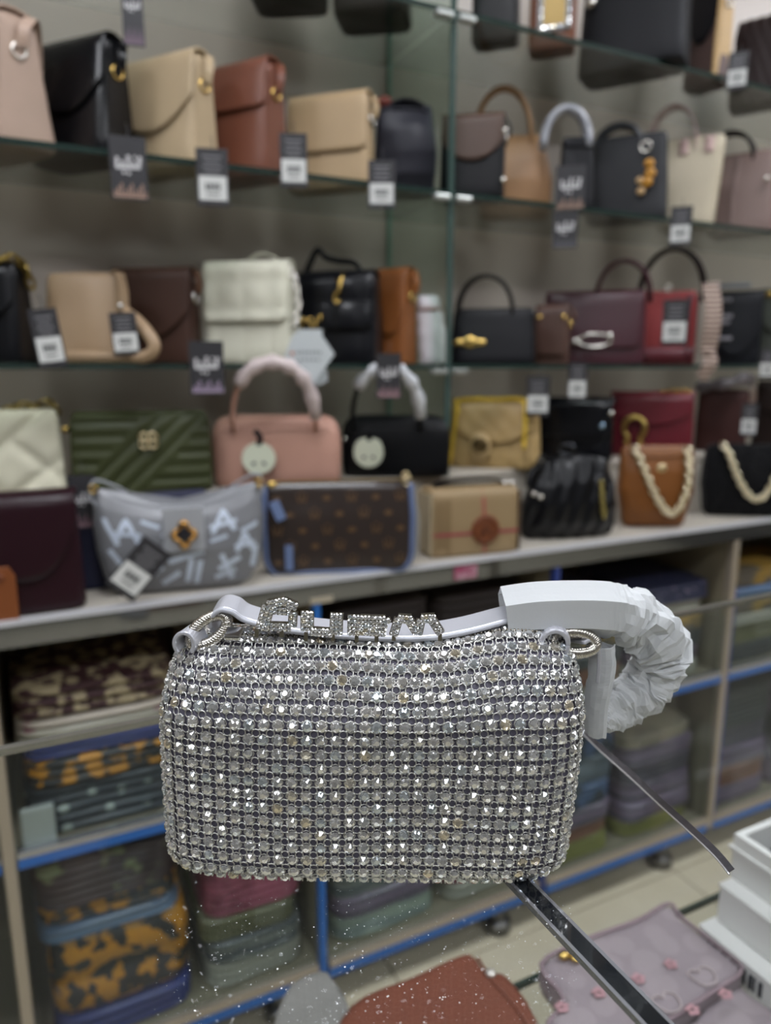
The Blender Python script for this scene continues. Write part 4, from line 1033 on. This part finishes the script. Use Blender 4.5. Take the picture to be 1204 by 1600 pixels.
# ---------------------------------------------------------- front row on the worktop
ZL = .829
t, B, w_, h = flapbag('flap_handbag', 'burgundy leather flap bag with tan closing tab at the worktop edge', (-75, 138, 768, 968), 1.222, ZL, .08, 2, leather('#351822', .32, .1), .70, 'round', leather('#351822', .32, .1), .75, None, group=None)
c0 = B.pt(-w_*.16, h*.2, .010)
tb = mesh('closing_tab', xf(poly([(-.022, -.042), (.022, -.042), (.022, .03), (.014, .045), (-.014, .045), (-.022, .03)], -.003, .003), T(*c0)), leather('#7a4320', .42), t, smooth=False, bevel=.002)
mesh('stud', ellipsoid((c0.x+.002, c0.y-.004, c0.z+.030), (.006, .004, .006)), leather('#6a3517', .4), tb)
t, w_, h = root('flat_pouch', 'flat dark navy pouch standing behind the silver letter-print hobo', 'pouch', (112, 345, 772, 925), 1.292, ZL, .02, -8)
B = boxy(w_, h, .02, .8, 8); mesh('body', B.vf(), plain('#171a38', .6), t)
mesh('zip', strap([(-w_*.42, 0, h+.001), (w_*.42, 0, h+.001)], (0, 1, 0), .006, .002), plain('#2a2c4a', .5), t, smooth=False)
# silver letter-print hobo
t, w_, h = root('hobo_handbag', 'silver grey letter-print hobo bag with gold flower clasp', 'handbag', (148, 420, 748, 938), 1.222, ZL, .075, 0)
def sag(p):
    f = max(0, p.z/h-.35)/.65; u = p.x/(w_/2)
    return Vector((p.x, p.y, p.z-f*h*(.24-.24*u*u)))
HG = plain('#75767a', .4, .15, .1); HL = plain('#b9c3d2', .4, .1)
B = Loft([(0, w_*.33, .012, 3), (h*.05, w_*.39, .022, 3), (h*.18, w_*.445, .034, 3.2), (h*.4, w_*.475, .037, 3.2), (h*.65, w_*.485, .033, 3.2), (h*.85, w_*.475, .024, 3), (h*.96, w_*.465, .014, 3), (h, w_*.45, .006, 3)], 72, 6, sag)
mesh('body', B.vf(), HG, t)
A = lambda x, z, s, r=0: [[(x-.05*s, z-.10*s), (x, z+.10*s), (x+.05*s, z-.10*s)], [(x-.06*s, z-.03*s), (x+.06*s, z-.02*s)]]
strokes = A(-.30, .66, 1.3)+A(.24, .74, 1.3)+A(-.18, .35, 1.2)+A(.36, .45, 1.0)
strokes += [[(-.42, .75), (-.35, .5)], [(-.08, .30), (.12, .38)], [(.02, .10), (.05, .32)], [(.07, .08), (.10, .30)], [(.20, .2), (.33, .30)], [(.18, .12), (.30, .19)], [(-.28, .12), (-.15, .22)], [(-.35, .2), (-.30, .34)], [(-.10, .62), (-.04, .86)], [(.28, .10), (.22, .34)], [(.40, .2), (.43, .4)], [(-.40, .45), (-.34, .3)], [(-.02, .2), (-.12, .1)], [(.34, .58), (.44, .62)], [(.16, .52), (.26, .56)], [(-.22, .80), (-.12, .74)]]
tag(mesh('letter_print', join(*[B.stroke([(x*w_, z*h) for x, z in s], .0085, .0007) for s in strokes]), HL, t), kind='stuff')
mesh('closing_flap', xf(cbox((0, 0, 0), (.066, .004, .072)), T(*(B.pt(.004, h*.72, .006))) @ Rx(-.12)), plain('#9b9da1', .4, .2), t, smooth=False, bevel=.0015)
c0 = B.pt(.004, h*.66, .012)
fl4 = []
for i in range(24):
    q = 2*PI*i/24; r = .0155*(1+.25*math.cos(4*q)); fl4.append(c0+Vector((r*math.cos(q), 0, r*1.15*math.sin(q))))
mesh('flower_clasp', join(tube(fl4, .0034, 7, True), *[ellipsoid(c0+Vector((dx, -.002, dz)), (.005, .004, .005)) for dx, dz in ((.016, 0), (-.016, 0), (0, .018), (0, -.018))]), plain('#b98d52', .25, 1.0), t)
mesh('clasp_centre', ellipsoid(c0+Vector((0, .001, 0)), (.012, .003, .013)), plain('#24242a', .2), t)
for s in (-1, 1):
    mesh('strap', strap(cat([(s*w_*.46, -.004, h*.80), (s*w_*.49, -.006, h*.92), (s*w_*.455, -.004, h*1.02), (s*w_*.36, .006, h*.96), (s*w_*.20, .02, h*.80), (s*w_*.10, .026, h*.74)], 7), (0, 1, 0), .012, .003), plain('#9da0a6', .4, .2), t, smooth=False, bevel=.0006)
    mesh('strap_ring', torus(.006, .0018, 12, 5, 1, 1, T(s*w_*.465, -.012, h*.95) @ Rx(PI/2)), GOLD, t)
# monogram pouch with blue-grey binding
t, w_, h = root('monogram_pouch', 'dark brown monogram-print pouch with blue-grey binding', 'handbag', (410, 648, 752, 908), 1.215, ZL, .055, -4)
B = Loft([(0, w_*.40, .022, 8), (h*.03, w_*.435, .025, 8), (h*.10, w_*.465, .026, 8), (h*.2, w_*.48, .027, 8), (h*.6, w_*.485, .025, 8), (h*.95, w_*.475, .016, 8), (h, w_*.47, .010, 8)], 72, 5)
mesh('body', B.vf(), leather('#332b28', .22, .5), t)
TRM = leather('#5c6a8c', .45)
prof = [(h*q, B.sec(h*q)[1]) for q in (.0, .03, .10, .2, .4, .6, .8, .97)]
pth = [Vector((-x, B.sec(z)[2]*-.72, z)) for z, x in reversed(prof)]+[Vector((x*q, -.021, .002)) for x, q in ((prof[0][1], -.6), (prof[0][1], 0), (prof[0][1], .6))]+[Vector((x, B.sec(z)[2]*-.72, z)) for z, x in prof]
mesh('binding', tube(cat(pth, 3), .0058, 8), TRM, t)
mesh('binding_back', tube(cat([Vector((p.x, -p.y, p.z)) for p in pth], 3), .004, 8), TRM, t)
mg = []
for r_ in range(5):
    for c_ in range(6):
        x = (-.40+.16*c_+(.08 if r_ % 2 else 0)); z = .84-.175*r_
        if abs(x) > .43: continue
        x *= w_; z *= h
        if (c_ + (r_//2)) % 2:
            mg += [B.stroke([(x-.0085, z+.008), (x-.005, z-.008), (x, z+.002), (x+.005, z-.008), (x+.0085, z+.008)], .0026, .0006, 3), B.stroke([(x-.003, z+.010), (x+.003, z+.010)], .003, .0006, 2)]
        else:
            mg += [B.stroke([(x-.007, z), (x+.007, z)], .0055, .0006, 3), B.stroke([(x, z-.005), (x, z+.005)], .0055, .0008, 3)]
tag(mesh('monogram_print', join(*mg), plain('#5a4126', .4), t), kind='stuff')
mesh('zip', strap([(-w_*.45, -.004, h+.002), (w_*.45, -.004, h+.002)], (0, 1, 0), .008, .003), plain('#b59555', .3, .9), t, smooth=False)
mesh('zip_end', join(torus(.008, .0022, 14, 5, 1, 1, T(w_*.45, -.012, h*1.0) @ Rx(PI/2)), torus(.006, .002, 14, 5, 1, 1, T(w_*.44, -.012, h*1.06) @ Rx(PI/2))), GOLDP, t)
mesh('zip_stop', ellipsoid((-w_*.43, -.012, h*.99), (.010, .005, .006)), GOLD, t)
mesh('hang_tab', strap([B.pt(-w_*.42, h*.82, .004), B.pt(-w_*.37, h*.62, .005)], (1, 0, 0), .018, .003), leather('#66779c', .45), t, smooth=False)
mesh('hang_tab', strap([B.pt(-w_*.33, h*.34, .004), B.pt(-w_*.33, h*.06, .005)], (1, 0, 0), .014, .003), leather('#66779c', .45), t, smooth=False)
mesh('side_strap', strap(cat([(w_*.49, 0, h*.86), (w_*.53, -.005, h*.6), (w_*.52, -.01, h*.12)], 6), (0, 1, 0), .014, .003), plain('#a5a39c', .5), t, smooth=False)
# check box bag
t, w_, h = root('box_handbag', 'tan checked box bag with red stripe and round brown seal', 'handbag', (650, 812, 758, 880), 1.228, ZL, .08, -24)
B = boxy(w_, h, .08, .98, 12, .985, 1.0, .012); mesh('body', B.vf(), plain('#8d7756', .6, 0, 0, (300, .3, .0006)), t)
for x, ww, cc in ((-.36, .17, '#7a6444'), (.36, .0, '#7a6444')):
    if ww: mesh('check_band', B.stroke([(w_*x, .004), (w_*x, h*.97)], w_*ww, .0006), plain(cc, .6), t)
mesh('check_band', B.stroke([(-w_*.47, h*.34), (w_*.47, h*.34)], .006, .0012), plain('#8f3440', .6), t)
mesh('check_band', B.stroke([(w_*.10, h*.04), (w_*.07, h*.96)], .006, .0010), plain('#93443f', .6), t)
c0 = B.pt(w_*.10, h*.38, .001)
sl = mesh('seal', lathe([(.030, -.002), (.031, 0), (.029, .004), (.024, .003)], 28, T(*c0) @ Rx(PI/2)), leather('#6d3a1c', .5), t)
mesh('seal_relief', join(torus(.024, .0016, 26, 5, 1, 1, T(c0.x, c0.y-.0035, c0.z) @ Rx(PI/2)), tube([c0+Vector((x, -.004, z)) for x, z in ((-.010, -.012), (-.006, .002), (0, .012), (.006, .004), (.011, -.012))], .002, 6), tube([c0+Vector((x, -.004, z)) for x, z in ((-.012, -.002), (0, -.004), (.012, .0))], .0018, 6)), leather('#5c2f15', .5), sl)
mesh('top_handle', strap(cat([(-w_*.40, 0, h*.99), (-w_*.30, 0, h*1.06), (0, 0, h*1.09), (w_*.30, 0, h*1.07), (w_*.42, 0, h*.99)], 6), (0, 1, 0), .03, .004), leather('#26201d', .4), t, smooth=False, bevel=.001)
mesh('side_panel', cbox((-w_*.487, 0, h*.48), (.006, .076, h*.9)), plain('#a39479', .55), t, smooth=False, bevel=.002)
mesh('end_panel', cbox((w_*.487, 0, h*.48), (.006, .082, h*.9)), leather('#4b3a2a', .5), t, smooth=False, bevel=.002)
for x in (.34, .42): mesh('stud', ellipsoid((w_*x, -.025, h*1.03), (.006, .006, .006)), SILVER, t)
# black slouchy
t, w_, h = root('slouchy_handbag', 'black slouchy leather bag with short gold chain detail', 'handbag', (798, 970, 712, 856), 1.243, ZL, .08, -22)
def pl(p):
    v = noise.noise_vector(Vector((p.x*13, p.y*6, p.z*9+4))); f = p.z/h
    return Vector((p.x+v.x*.006+f*.012, p.y+v.y*.013+.003*math.sin(p.x*170-p.z*40)*(1 if p.y < 0 else 0), p.z+v.z*.007*min(1, f*3)-f*h*.12*(p.x/(w_/2))**2))
B = pillow(w_, h, .08, 2.7, pl, 96, 7, .74, .97); mesh('body', B.vf(), leather('#15161b', .3, .25), t)
mesh('chain', chain(cat([B.pt(w_*.24, h*.70, .003), B.pt(w_*.27, h*.5, .004), B.pt(w_*.31, h*.30, .004)], 7), .010, .0024), plain('#a99a5e', .3, 1.0), t)
mesh('strap_bow', join(torus(.012, .004, 14, 6, 1, 1.2, T(-w_*.30, -.02, h*.93) @ Rx(PI/2) @ Ry(.5)), tube(cat([(-w_*.34, -.02, h*.9), (-w_*.42, -.03, h*.8), (-w_*.44, -.035, h*.66)], 5), .008, 8)), leather('#15161b', .3, .2), t)
for x, z in ((-.43, .62), (-.37, .57)): mesh('stud', ellipsoid(B.pt(w_*x, h*z, .008), (.006, .006, .006)), SILVER, t)
# two hobos with chunky chains: every link its own part
def chain_bag(name, label, px, Y, mat, e, pts, warp=None, d=.08, wtop=.9, wbot=.8, phi=-20):
    t, w_, h = root(name, label, 'handbag', px, Y, ZL, d, phi)
    B = pillow(w_, h, d, e, warp, 80, 6, wtop, wbot); mesh('body', B.vf(), mat, t)
    pth = cat([B.pt(x*w_, z*h, o) for x, z, o in pts], 10)
    me = None
    for M in link_frames(pth, .0135):
        if me is None:
            lo = mesh('chain_link', torus(.0080, .0036, 12, 6, 1.25, .9), plain('#d9cfb2', .3, 1.0), t); me = lo.data
        else:
            lo = bpy.data.objects.new('chain_link', me); link(lo, t)
        lo.matrix_basis = M
    return t, B, w_, h
t, B, w_, h = chain_bag('hobo_handbag', 'caramel brown hobo bag with chunky gold chain', (957, 1088, 696, 822), 1.24, leather('#744519', .45), 3.4, [(-.34, .96, .010), (-.26, .80, .010), (-.08, .44, .010), (.10, .22, .012), (.24, .24, .012), (.34, .5, .012), (.36, .75, .012), (.36, .97, .010)], None, .065, .98, .88)
mesh('emblem', ellipsoid(B.pt(.02*w_, h*.74, .002), (.012, .003, .009)), GOLDP, t)
mesh('rim', tube(cat([B.pt(x*w_*.44, h*(.93-.06*(1-x*x)), .002) for x in (-1, -.5, 0, .5, 1)], 4), .0025, 6), leather('#744519', .45), t)
t, B, w_, h = chain_bag('fluffy_handbag', 'black plush bag with looped gold chain', (1088, 1232, 694, 810), 1.235, plain('#0f0f11', .95, 0, 0, (120, 1.0, .006), .1, .1), 5, [(-.30, .98, .012), (-.24, .86, .012), (-.14, .58, .012), (0, .34, .013), (.12, .27, .013), (.24, .40, .013), (.34, .72, .012)], wr(.004, 40, 2), .06, .96, .94)
# ================================================================== PRICE TAGS
CARD = plain('#2a292d', .5); STK = plain('#c9cac8', .6); INK = plain('#3a3a3c', .6); WINK = plain('#c4c2c4', .6); TINK = plain('#8d7264', .6); PINK_ = plain('#8d7580', .6)
def hrect(x0, x1, z0, z1, y=-.0009): return [(x0, y, z0), (x1, y, z0), (x1, y, z1), (x0, y, z1)], [(0, 1, 2, 3)]
def sbar(a, b_, wd, y=-.0010):
    dx, dz = b_[0]-a[0], b_[1]-a[1]; l = math.hypot(dx, dz) or 1; nx, nz = -dz/l*wd/2, dx/l*wd/2
    return [(a[0]+nx, y, a[1]+nz), (a[0]-nx, y, a[1]-nz), (b_[0]-nx, y, b_[1]-nz), (b_[0]+nx, y, b_[1]+nz)], [(0, 1, 2, 3)]
def price_tag(kind, px, Y, label, tilt=0, foot='#8d7264'):
    x0, x1, yt, yb = px; cx = (x0+x1)/2
    top, bot = at(cx, yt, Y=Y), at(cx, yb, Y=Y); th = math.atan2(top.x, top.y)
    hh = top.z-bot.z
    ww = (at(x1, (yt+yb)/2, Y=Y).x-at(x0, (yt+yb)/2, Y=Y).x)*math.cos(th)
    t = thing('price_tag', label, 'price tag', ((top.x+bot.x)/2, Y, bot.z), -th, 'price tags on the handbags')
    t.rotation_euler = (0, math.radians(tilt), -th)
    mesh('card', box(-ww/2, ww/2, -.0006, .0006, 0, hh), CARD, t, smooth=False)
    mesh('string', tube(cat([(0, 0, hh-.003), (.002, .003, hh+.010), (0, .012, hh+.022)], 4), .0007, 5), CARD, t)
    if kind == 'script':
        u = ww/10; z = hh*.56
        S = [sbar((-3.4*u, z-.9*u), (3.2*u, z-.7*u), u*.9), sbar((-3.2*u, z-.8*u), (-3.0*u, z+1.8*u), u*.8), sbar((-1.6*u, z-.8*u), (-1.5*u, z+1.0*u), u*.8), sbar((.1*u, z-.8*u), (0, z+2.4*u), u*.8),
             sbar((1.5*u, z-.8*u), (1.5*u, z+.8*u), u*.8), sbar((2.8*u, z-.8*u), (3.2*u, z+2.2*u), u*.9), sbar((-1.8*u, z-2.2*u), (-.9*u, z-2.2*u), u*.7), sbar((-.4*u, z-2.4*u), (.4*u, z-2.4*u), u*.7), sbar((1.5*u, z+2.0*u), (2.1*u, z+2.0*u), u*.7)]
        tag(mesh('script_lettering', join(*S), WINK, t, smooth=False), kind='stuff')
        F_ = plain(foot, .6)
        S = [sbar((ww*(-.42+.84*i/9), hh*.04), (ww*(-.40+.84*i/9), hh*(.14+.06*((i*7) % 3))), ww*.055) for i in range(10)]+[hrect(-ww*.45, ww*.45, hh*.03, hh*.09)]
        tag(mesh('footer_print', join(*S), F_, t, smooth=False), kind='stuff')
    else:
        s = mesh('barcode_sticker', box(-ww*.44, ww*.44, -.0011, -.0006, hh*.10, hh*.52), STK, t, smooth=False)
        bars = [sbar((ww*(-.24+.04*i), hh*.27), (ww*(-.24+.04*i), hh*.40), ww*(.010+.014*((i*5) % 3)), -.0014) for i in range(13)]+[sbar((-ww*.2, hh*.20), (ww*.2, hh*.20), hh*.025, -.0014)]
        tag(mesh('barcode', join(*bars), INK, s, smooth=False), kind='stuff')
        ln = [sbar((-ww*(.30-.05*(i % 2)), hh*(.86-.09*i)), (ww*(.30-.05*(i % 2)), hh*(.86-.09*i)), hh*.03) for i in range(4)]
        tag(mesh('small_print', join(*ln), plain('#77767a', .6), t, smooth=False), kind='stuff')
    return t
YT = 1.268
price_tag('script', (172, 230, 213, 312), YT, 'black tag with white script hanging below the glossy black flap bag')
price_tag('bar', (307, 357, 232, 322), YT, 'barcode tag hanging below the pale beige rounded flap bag')
price_tag('bar', (437, 480, 208, 293), YT, 'barcode tag hanging between the russet brown bag and the cream bag')
price_tag('bar', (575, 617, 250, 326), YT, 'barcode tag hanging between the cream bag and the slouchy navy bag')
price_tag('script', (190, 224, -40, 72), YT, 'dark script tag hanging from the top shelf above the beige flap bag', 0, '#6a5866')
price_tag('script', (868, 914, 258, 328), YT, 'upper script tag in front of the black bag with grey-wrapped handle')
price_tag('script', (863, 902, 330, 388), YT, 'lower script tag below the black bag with grey-wrapped handle', 0, '#55545a')
price_tag('bar', (1046, 1080, 322, 384), YT, 'barcode tag hanging below the cream tote')
price_tag('bar', (1136, 1168, 80, 140), YT, 'barcode tag beside the colour-block bag on the top shelf')
price_tag('bar', (58, 103, 482, 574), YT, 'tilted barcode tag beside the black chain bag', -7)
price_tag('bar', (176, 218, 488, 555), 1.283, 'barcode tag framed by the beige tubular strap', -4)
price_tag('script', (296, 350, 533, 616), YT, 'black script tag hanging below the dark brown flap bag', 0, '#8f7f94')
price_tag('script', (588, 626, 552, 622), YT-.03, 'black script tag above the black bowling bag handle', 0, '#8d6f74')
price_tag('bar', (1034, 1074, 468, 540), YT, 'barcode tag in front of the red suede bag')
price_tag('bar', (822, 858, 588, 650), YT, 'barcode tag hanging above the shiny black flap bag')
price_tag('bar', (887, 917, 566, 626), YT, 'barcode tag hanging from the long silver clasp of the satchel')
price_tag('bar', (1157, 1183, 630, 682), YT, 'barcode tag beside the dark brown bag on the plinth')
price_tag('bar', (1186, 1212, 545, 592), YT, 'barcode tag hanging below the olive grey bag')
price_tag('script', (108, 152, 742, 826), 1.262, 'black script tag behind the silver hobo bag', 0, '#8d6f78')
t = price_tag('bar', (176, 232, 848, 940), 1.168, 'tilted barcode tag lying across the silver letter-print hobo', 0)
t.rotation_euler = (0, math.radians(42), t.rotation_euler[2])
p = at(178, 915, Y=1.168); t.location = (p.x+.006, 1.166, p.z-.012)
# white hexagonal tag
c = at(487, 605, Y=1.278); th = math.atan2(c.x, c.y); s = (at(527, 560, Y=1.262).x-at(447, 560, Y=1.262).x)*math.cos(th)/80
hx = thing('hexagon_tag', 'white hexagonal swing tag with grey lettering in front of the ivory quilted bag', 'price tag', c, -th)
out = [(-18*s, 90*s), (18*s, 90*s), (18*s, 80*s), (37*s, 52*s), (2*s, 4*s), (-44*s, 42*s), (-30*s, 78*s)]
mesh('card', poly(out, -.0008, .0008), plain('#bcc2c4', .5), hx, smooth=False)
wr_ = [sbar(((-24+6*i)*s, (54+(i % 2)*.5)*s), ((-20+6*i)*s, (54+(i % 2)*.5)*s), 5*s, -.0013) for i in range(7)]+[sbar(((-20+7*i)*s, 43*s), ((-15+7*i)*s, 43*s), 3.5*s, -.0013) for i in range(5)]
tag(mesh('lettering', join(*wr_), plain('#84888c', .6), hx, smooth=False), kind='stuff')
mesh('orange_dot', lathe([(3*s, -.0004), (3*s, .0004)], 12, T(-30*s, -.0012, 53*s) @ Rx(PI/2)), plain('#b5673a', .6), hx, smooth=False)
mesh('back_card', poly([(22*s, 40*s), (26*s, 10*s), (10*s, 2*s), (-4*s, 10*s)], .002, .003), plain('#9aa0a2', .5), hx, smooth=False)
# pink sticker on the worktop lip
c = at(728, 888, Y=1.163)
o = mesh('pink_sticker', box(-.026, .026, -.0006, .0006, -.014, .012), pattern('blotch', '#8d3a58', '#a87a88', 60, .5), None, smooth=False, loc=(c.x, 1.1645, .806)); tag(o, 'small pink sticker on the metal worktop edge', 'sticker')
c = at(503, 930, Y=1.16)
o = mesh('paper_label', box(-.022, .022, -.0006, .0006, -.006, .006), plain('#a39a88', .6), None, smooth=False, loc=(c.x, 1.164, .792)); tag(o, 'small pale label under the worktop edge above the blue post', 'label')

# ================================================================== THINGS SEEN THROUGH THE COUNTER
# pink quilted pouch
PZ = IS+.001
pk = thing('quilted_pouch', 'pale pink quilted pouch with red star stitching under the counter glass', 'pouch', at(1000, 1560, Z=PZ), math.radians(-4))
PQ = pattern('dots', '#968a8e', '#8d8186', 30, .75)
O = Vector(pk.location)
def pl2(px, py, z=PZ): q = at(px, py, Z=z); return (q.x-O.x, q.y-O.y)
cor = [pl2(882, 1610), pl2(842, 1552), pl2(905, 1508), pl2(985, 1470), pl2(1030, 1440), pl2(1052, 1462), pl2(1130, 1520), pl2(1150, 1545), pl2(1115, 1578), pl2(1010, 1660), pl2(920, 1700), pl2(860, 1660)]
def slab(outline, th, mat, name, parent, z0=0, quil=None, rounds=3, inner=.0):
    P = cat([(x, y, 0) for x, y in outline], 4, True); c = sum(P, Vector())/len(P); V = []; Fs = []; n = len(P)
    prof = [(1-.03, 0), (1, th*.3), (1, th*.6), (.975, th*.9), (.93, th*1.02), (.85, th*1.07), (.75, th*1.09), (.62, th*1.1), (.48, th*1.1), (.34, th*1.1), (.2, th*1.1), (.08, th*1.1)]
    for f, z in prof:
        for p in P:
            q = c+(p-c)*f
            if quil and z > th*.9: z2 = z+quil(q.x, q.y)
            else: z2 = z
            V.append((q.x, q.y, z0+z2))
    for i in range(len(prof)-1):
        for j in range(n): Fs.append((i*n+j, i*n+(j+1) % n, (i+1)*n+(j+1) % n, (i+1)*n+j))
    Fs.append(tuple(range(n))[::-1]); Fs.append(tuple((len(prof)-1)*n+j for j in range(n)))
    return mesh(name, (V, Fs), mat, parent)
qf = lambda x, y: .0022*abs(math.sin(x*55+.5))*abs(math.sin(y*55))
slab(cor, .026, PQ, 'body', pk, 0, qf)
cor2 = [pl2(1120, 1530), pl2(1165, 1560), pl2(1215, 1590), pl2(1240, 1620), pl2(1150, 1700), pl2(1000, 1740), pl2(960, 1680), pl2(1085, 1610)]
slab(cor2, .012, PQ, 'base_panel', pk, 0, qf)
P = cat([(x*.985, y*.985, .027) for x, y in cor], 4, True); mesh('piping', tube(P, .0022, 6, True), leather('#8d7a80', .6), pk)
for px, py in ((1045, 1504), (998, 1530), (1132, 1547), (1085, 1575), (940, 1556), (885, 1583)):
    x, y = pl2(px, py, PZ+.031)
    st = []
    for i in range(5):
        a = 2*PI*i/5; st.append(ellipsoid((x+.004*math.cos(a), y+.004*math.sin(a), .0315), (.0034, .0024, .0004), 8, 4))
    mesh('star_stitch', join(*st), plain('#b58a90', .7), pk)
for px, py in ((1095, 1520), (1045, 1565)):
    x, y = pl2(px, py, PZ+.031)
    mesh('outline_stitch', tube(cat([(x-.012, y+.006, .0312), (x-.004, y+.009, .0312), (x, y+.005, .0312), (x+.006, y+.009, .0312), (x+.013, y+.003, .0312), (x+.008, y-.009, .0312), (x-.006, y-.009, .0312)], 4, True), .0009, 5, True), plain('#b5a7a6', .7), pk)
x, y = pl2(897, 1506, PZ+.03)
mesh('zip_pull', join(ellipsoid((x-.008, y+.006, .033), (.006, .005, .004)), ellipsoid((x+.006, y+.008, .033), (.006, .005, .004)), ellipsoid((x, y, .034), (.005, .007, .003))), GOLD, pk)
# brown leather bag
bw = thing('leather_pouch', 'reddish brown leather pouch lying under the counter glass', 'pouch', at(720, 1600, Z=PZ), 0)
O = Vector(bw.location)
cor = [pl2(545, 1600), pl2(640, 1555), pl2(712, 1521), pl2(738, 1519), pl2(760, 1548), pl2(785, 1549), pl2(800, 1562), pl2(830, 1605), pl2(835, 1660), pl2(700, 1760), pl2(520, 1700)]
slab(cor, .022, leather('#71402f', .45), 'body', bw)
mesh('fold_seam', tube(cat([(x, y, .0245) for x, y in (pl2(745, 1530), pl2(770, 1570), pl2(800, 1605), pl2(830, 1650))], 5), .0016, 5), leather('#71402f', .45), bw)
mesh('rivet', ellipsoid((*pl2(765, 1556), .026), (.005, .005, .003)), plain('#cfcac2', .3, .6), bw)
# grey pouch
gy = thing('plastic_pouch', 'translucent grey plastic pouch beside the brown leather pouch', 'pouch', at(500, 1600, Z=PZ), 0)
O = Vector(gy.location)
cor = [pl2(425, 1640), pl2(450, 1560), pl2(500, 1533), pl2(522, 1548), pl2(548, 1600), pl2(540, 1680), pl2(450, 1720)]
slab(cor, .014, plain('#7d7c78', .35, 0, .3, (40, .6, .006)), 'film', gy)
slab([(x*.7, y*.7) for x, y in cor], .006, plain('#6f706e', .6), 'sheet', gy, .002)
# white boxes: stacked trays right of the pouch
WB = plain('#dcdcd9', .45); WB2 = WB
def wbox(label, px, z0, w_, l, hgt, rz, mat, lid=None, open_=False):
    """px: photo position of the far left bottom corner; the box runs right and towards the viewer"""
    q = at(*px, Z=z0); t = thing('white_box', label, 'box', (q.x, q.y, z0), rz, 'white boxes under the counter glass')
    if open_:
        wl = .006
        mesh('tray', join(box(0, w_, -l, 0, 0, .006), box(0, wl, -l, 0, .006, hgt), box(w_-wl, w_, -l, 0, .006, hgt), box(wl, w_-wl, -l, -l+wl, .006, hgt), box(wl, w_-wl, -wl, 0, .006, hgt)), mat, t, smooth=False)
        mesh('content', box(wl+.002, w_-wl-.002, -l+wl+.002, -wl-.002, .006, hgt*.55), plain('#3a3a40', .6), t, smooth=False)
        mesh('rim', join(box(-.003, 0, -l-.003, .003, hgt*.72, hgt*.80), box(w_, w_+.003, -l-.003, .003, hgt*.72, hgt*.80), box(0, w_, 0, .003, hgt*.72, hgt*.80), box(0, w_, -l-.003, -l, hgt*.72, hgt*.80)), WB2, t, smooth=False)
    else:
        mesh('base', box(0, w_, -l, 0, 0, hgt*.92), mat, t, smooth=False, bevel=.002)
        mesh('lid', box(-.001, w_+.001, -l-.001, .001, hgt*.92, hgt), WB, t, smooth=False, bevel=.001)
    return t
def corner(px, z): return at(*px, Z=z)
t1 = wbox('white box with black printed code at the bottom of the stack', (1094, 1475), IS+.001, .22, .32, .034, 0, WB)
q = at(1093, 1444, Z=IS+.035); t1.location = (q.x, q.y, IS+.001)
def bars_on(t, l0, l1, z0, z1):
    V = []
    for i in range(12):
        a = l0+(l1-l0)*i/12; V.append(box(-.0012, -.0002, -a-(l1-l0)/12*(.35+.4*((i*5) % 2)), -a, z0, z1))
    return tag(mesh('printed_code', join(*V), plain('#33343a', .6), t, smooth=False), kind='stuff')
bars_on(t1, .012, .075, .010, .026)
q = Vector(t1.location)
p2_ = at(1124, 1380, Z=IS+.036+.043)
t2 = thing('white_box', 'plain white lidded box in the middle of the stack', 'box', (p2_.x, p2_.y, IS+.036), 0, 'white boxes under the counter glass')
mesh('base', box(0, .2, -.3, 0, 0, .040), WB, t2, smooth=False, bevel=.002)
mesh('lid', box(-.001, .201, -.301, .001, .040, .043), WB, t2, smooth=False, bevel=.001)
p3_ = at(1147, 1302, Z=IS+.036+.0435+.050)
t3 = thing('white_box', 'open white tray with dark lining on top of the stack', 'box', (p3_.x, p3_.y, IS+.036+.0435), 0, 'white boxes under the counter glass')
w_, l, hgt, wl = .18, .28, .050, .007
mesh('tray', join(box(0, w_, -l, 0, 0, .005), box(0, wl, -l, 0, .005, hgt), box(w_-wl, w_, -l, 0, .005, hgt), box(wl, w_-wl, -l, -l+wl, .005, hgt), box(wl, w_-wl, -wl, 0, .005, hgt)), WB, t3, smooth=False)
mesh('lining', box(wl+.001, w_-wl-.001, -l+wl+.001, -wl-.001, .005, .022), plain('#2c2c32', .6), t3, smooth=False)
mesh('rim', join(box(-.003, 0, -l-.003, .003, hgt*.66, hgt*.72), box(0, w_, 0, .003, hgt*.66, hgt*.72)), WB, t3, smooth=False)
# silvery strip lying on the counter glass
fp = cat([at(x, y, Z=CT+.002) for x, y in ((905, 1142), (940, 1176), (985, 1216), (1030, 1258), (1085, 1308), (1118, 1340), (1141, 1368))], 6)
fo = fp[0].copy()
fs = thing('silver_strip', 'thin silvery strip lying on the glass between the handbag and white boxes', 'strip', (fo.x, fo.y, CT), 0)
side = Vector((.9, .2, .55))
mesh('film', strap([p-fo+Vector((0, 0, .0045)) for p in fp], side, .0038, .0004), plain('#4d4b50', .2, .5, .4, (120, .5, .003)), fs, smooth=False)
mesh('bright_edge', tube([p-fo+Vector((0, 0, .0045))-side.normalized()*.0020 for p in fp], .0005, 6), plain('#e6e6ea', .2, .7), fs)
# dust and glitter flecks on the counter glass
V = []; Fs = []
random.seed(11)
for i in range(420):
    p = at(random.uniform(240, 900), random.uniform(1400, 1600), Z=CT); r = random.choice((.00012, .00016, .0002, .0003)); a = random.uniform(0, 3)
    o = len(V)
    for k in range(5): V.append((p.x+r*math.cos(a+k*1.256)*random.uniform(.7, 1.3), p.y+r*math.sin(a+k*1.256), CT+.0003+random.uniform(0, .00015)))
    Fs.append(tuple(range(o, o+5)))
d = mesh('dust_flecks', (V, Fs), plain('#d9dcdc', .3, .4), None, smooth=False)
tag(d, 'fine pale dust and glitter flecks on the counter glass', 'dust', kind='stuff')
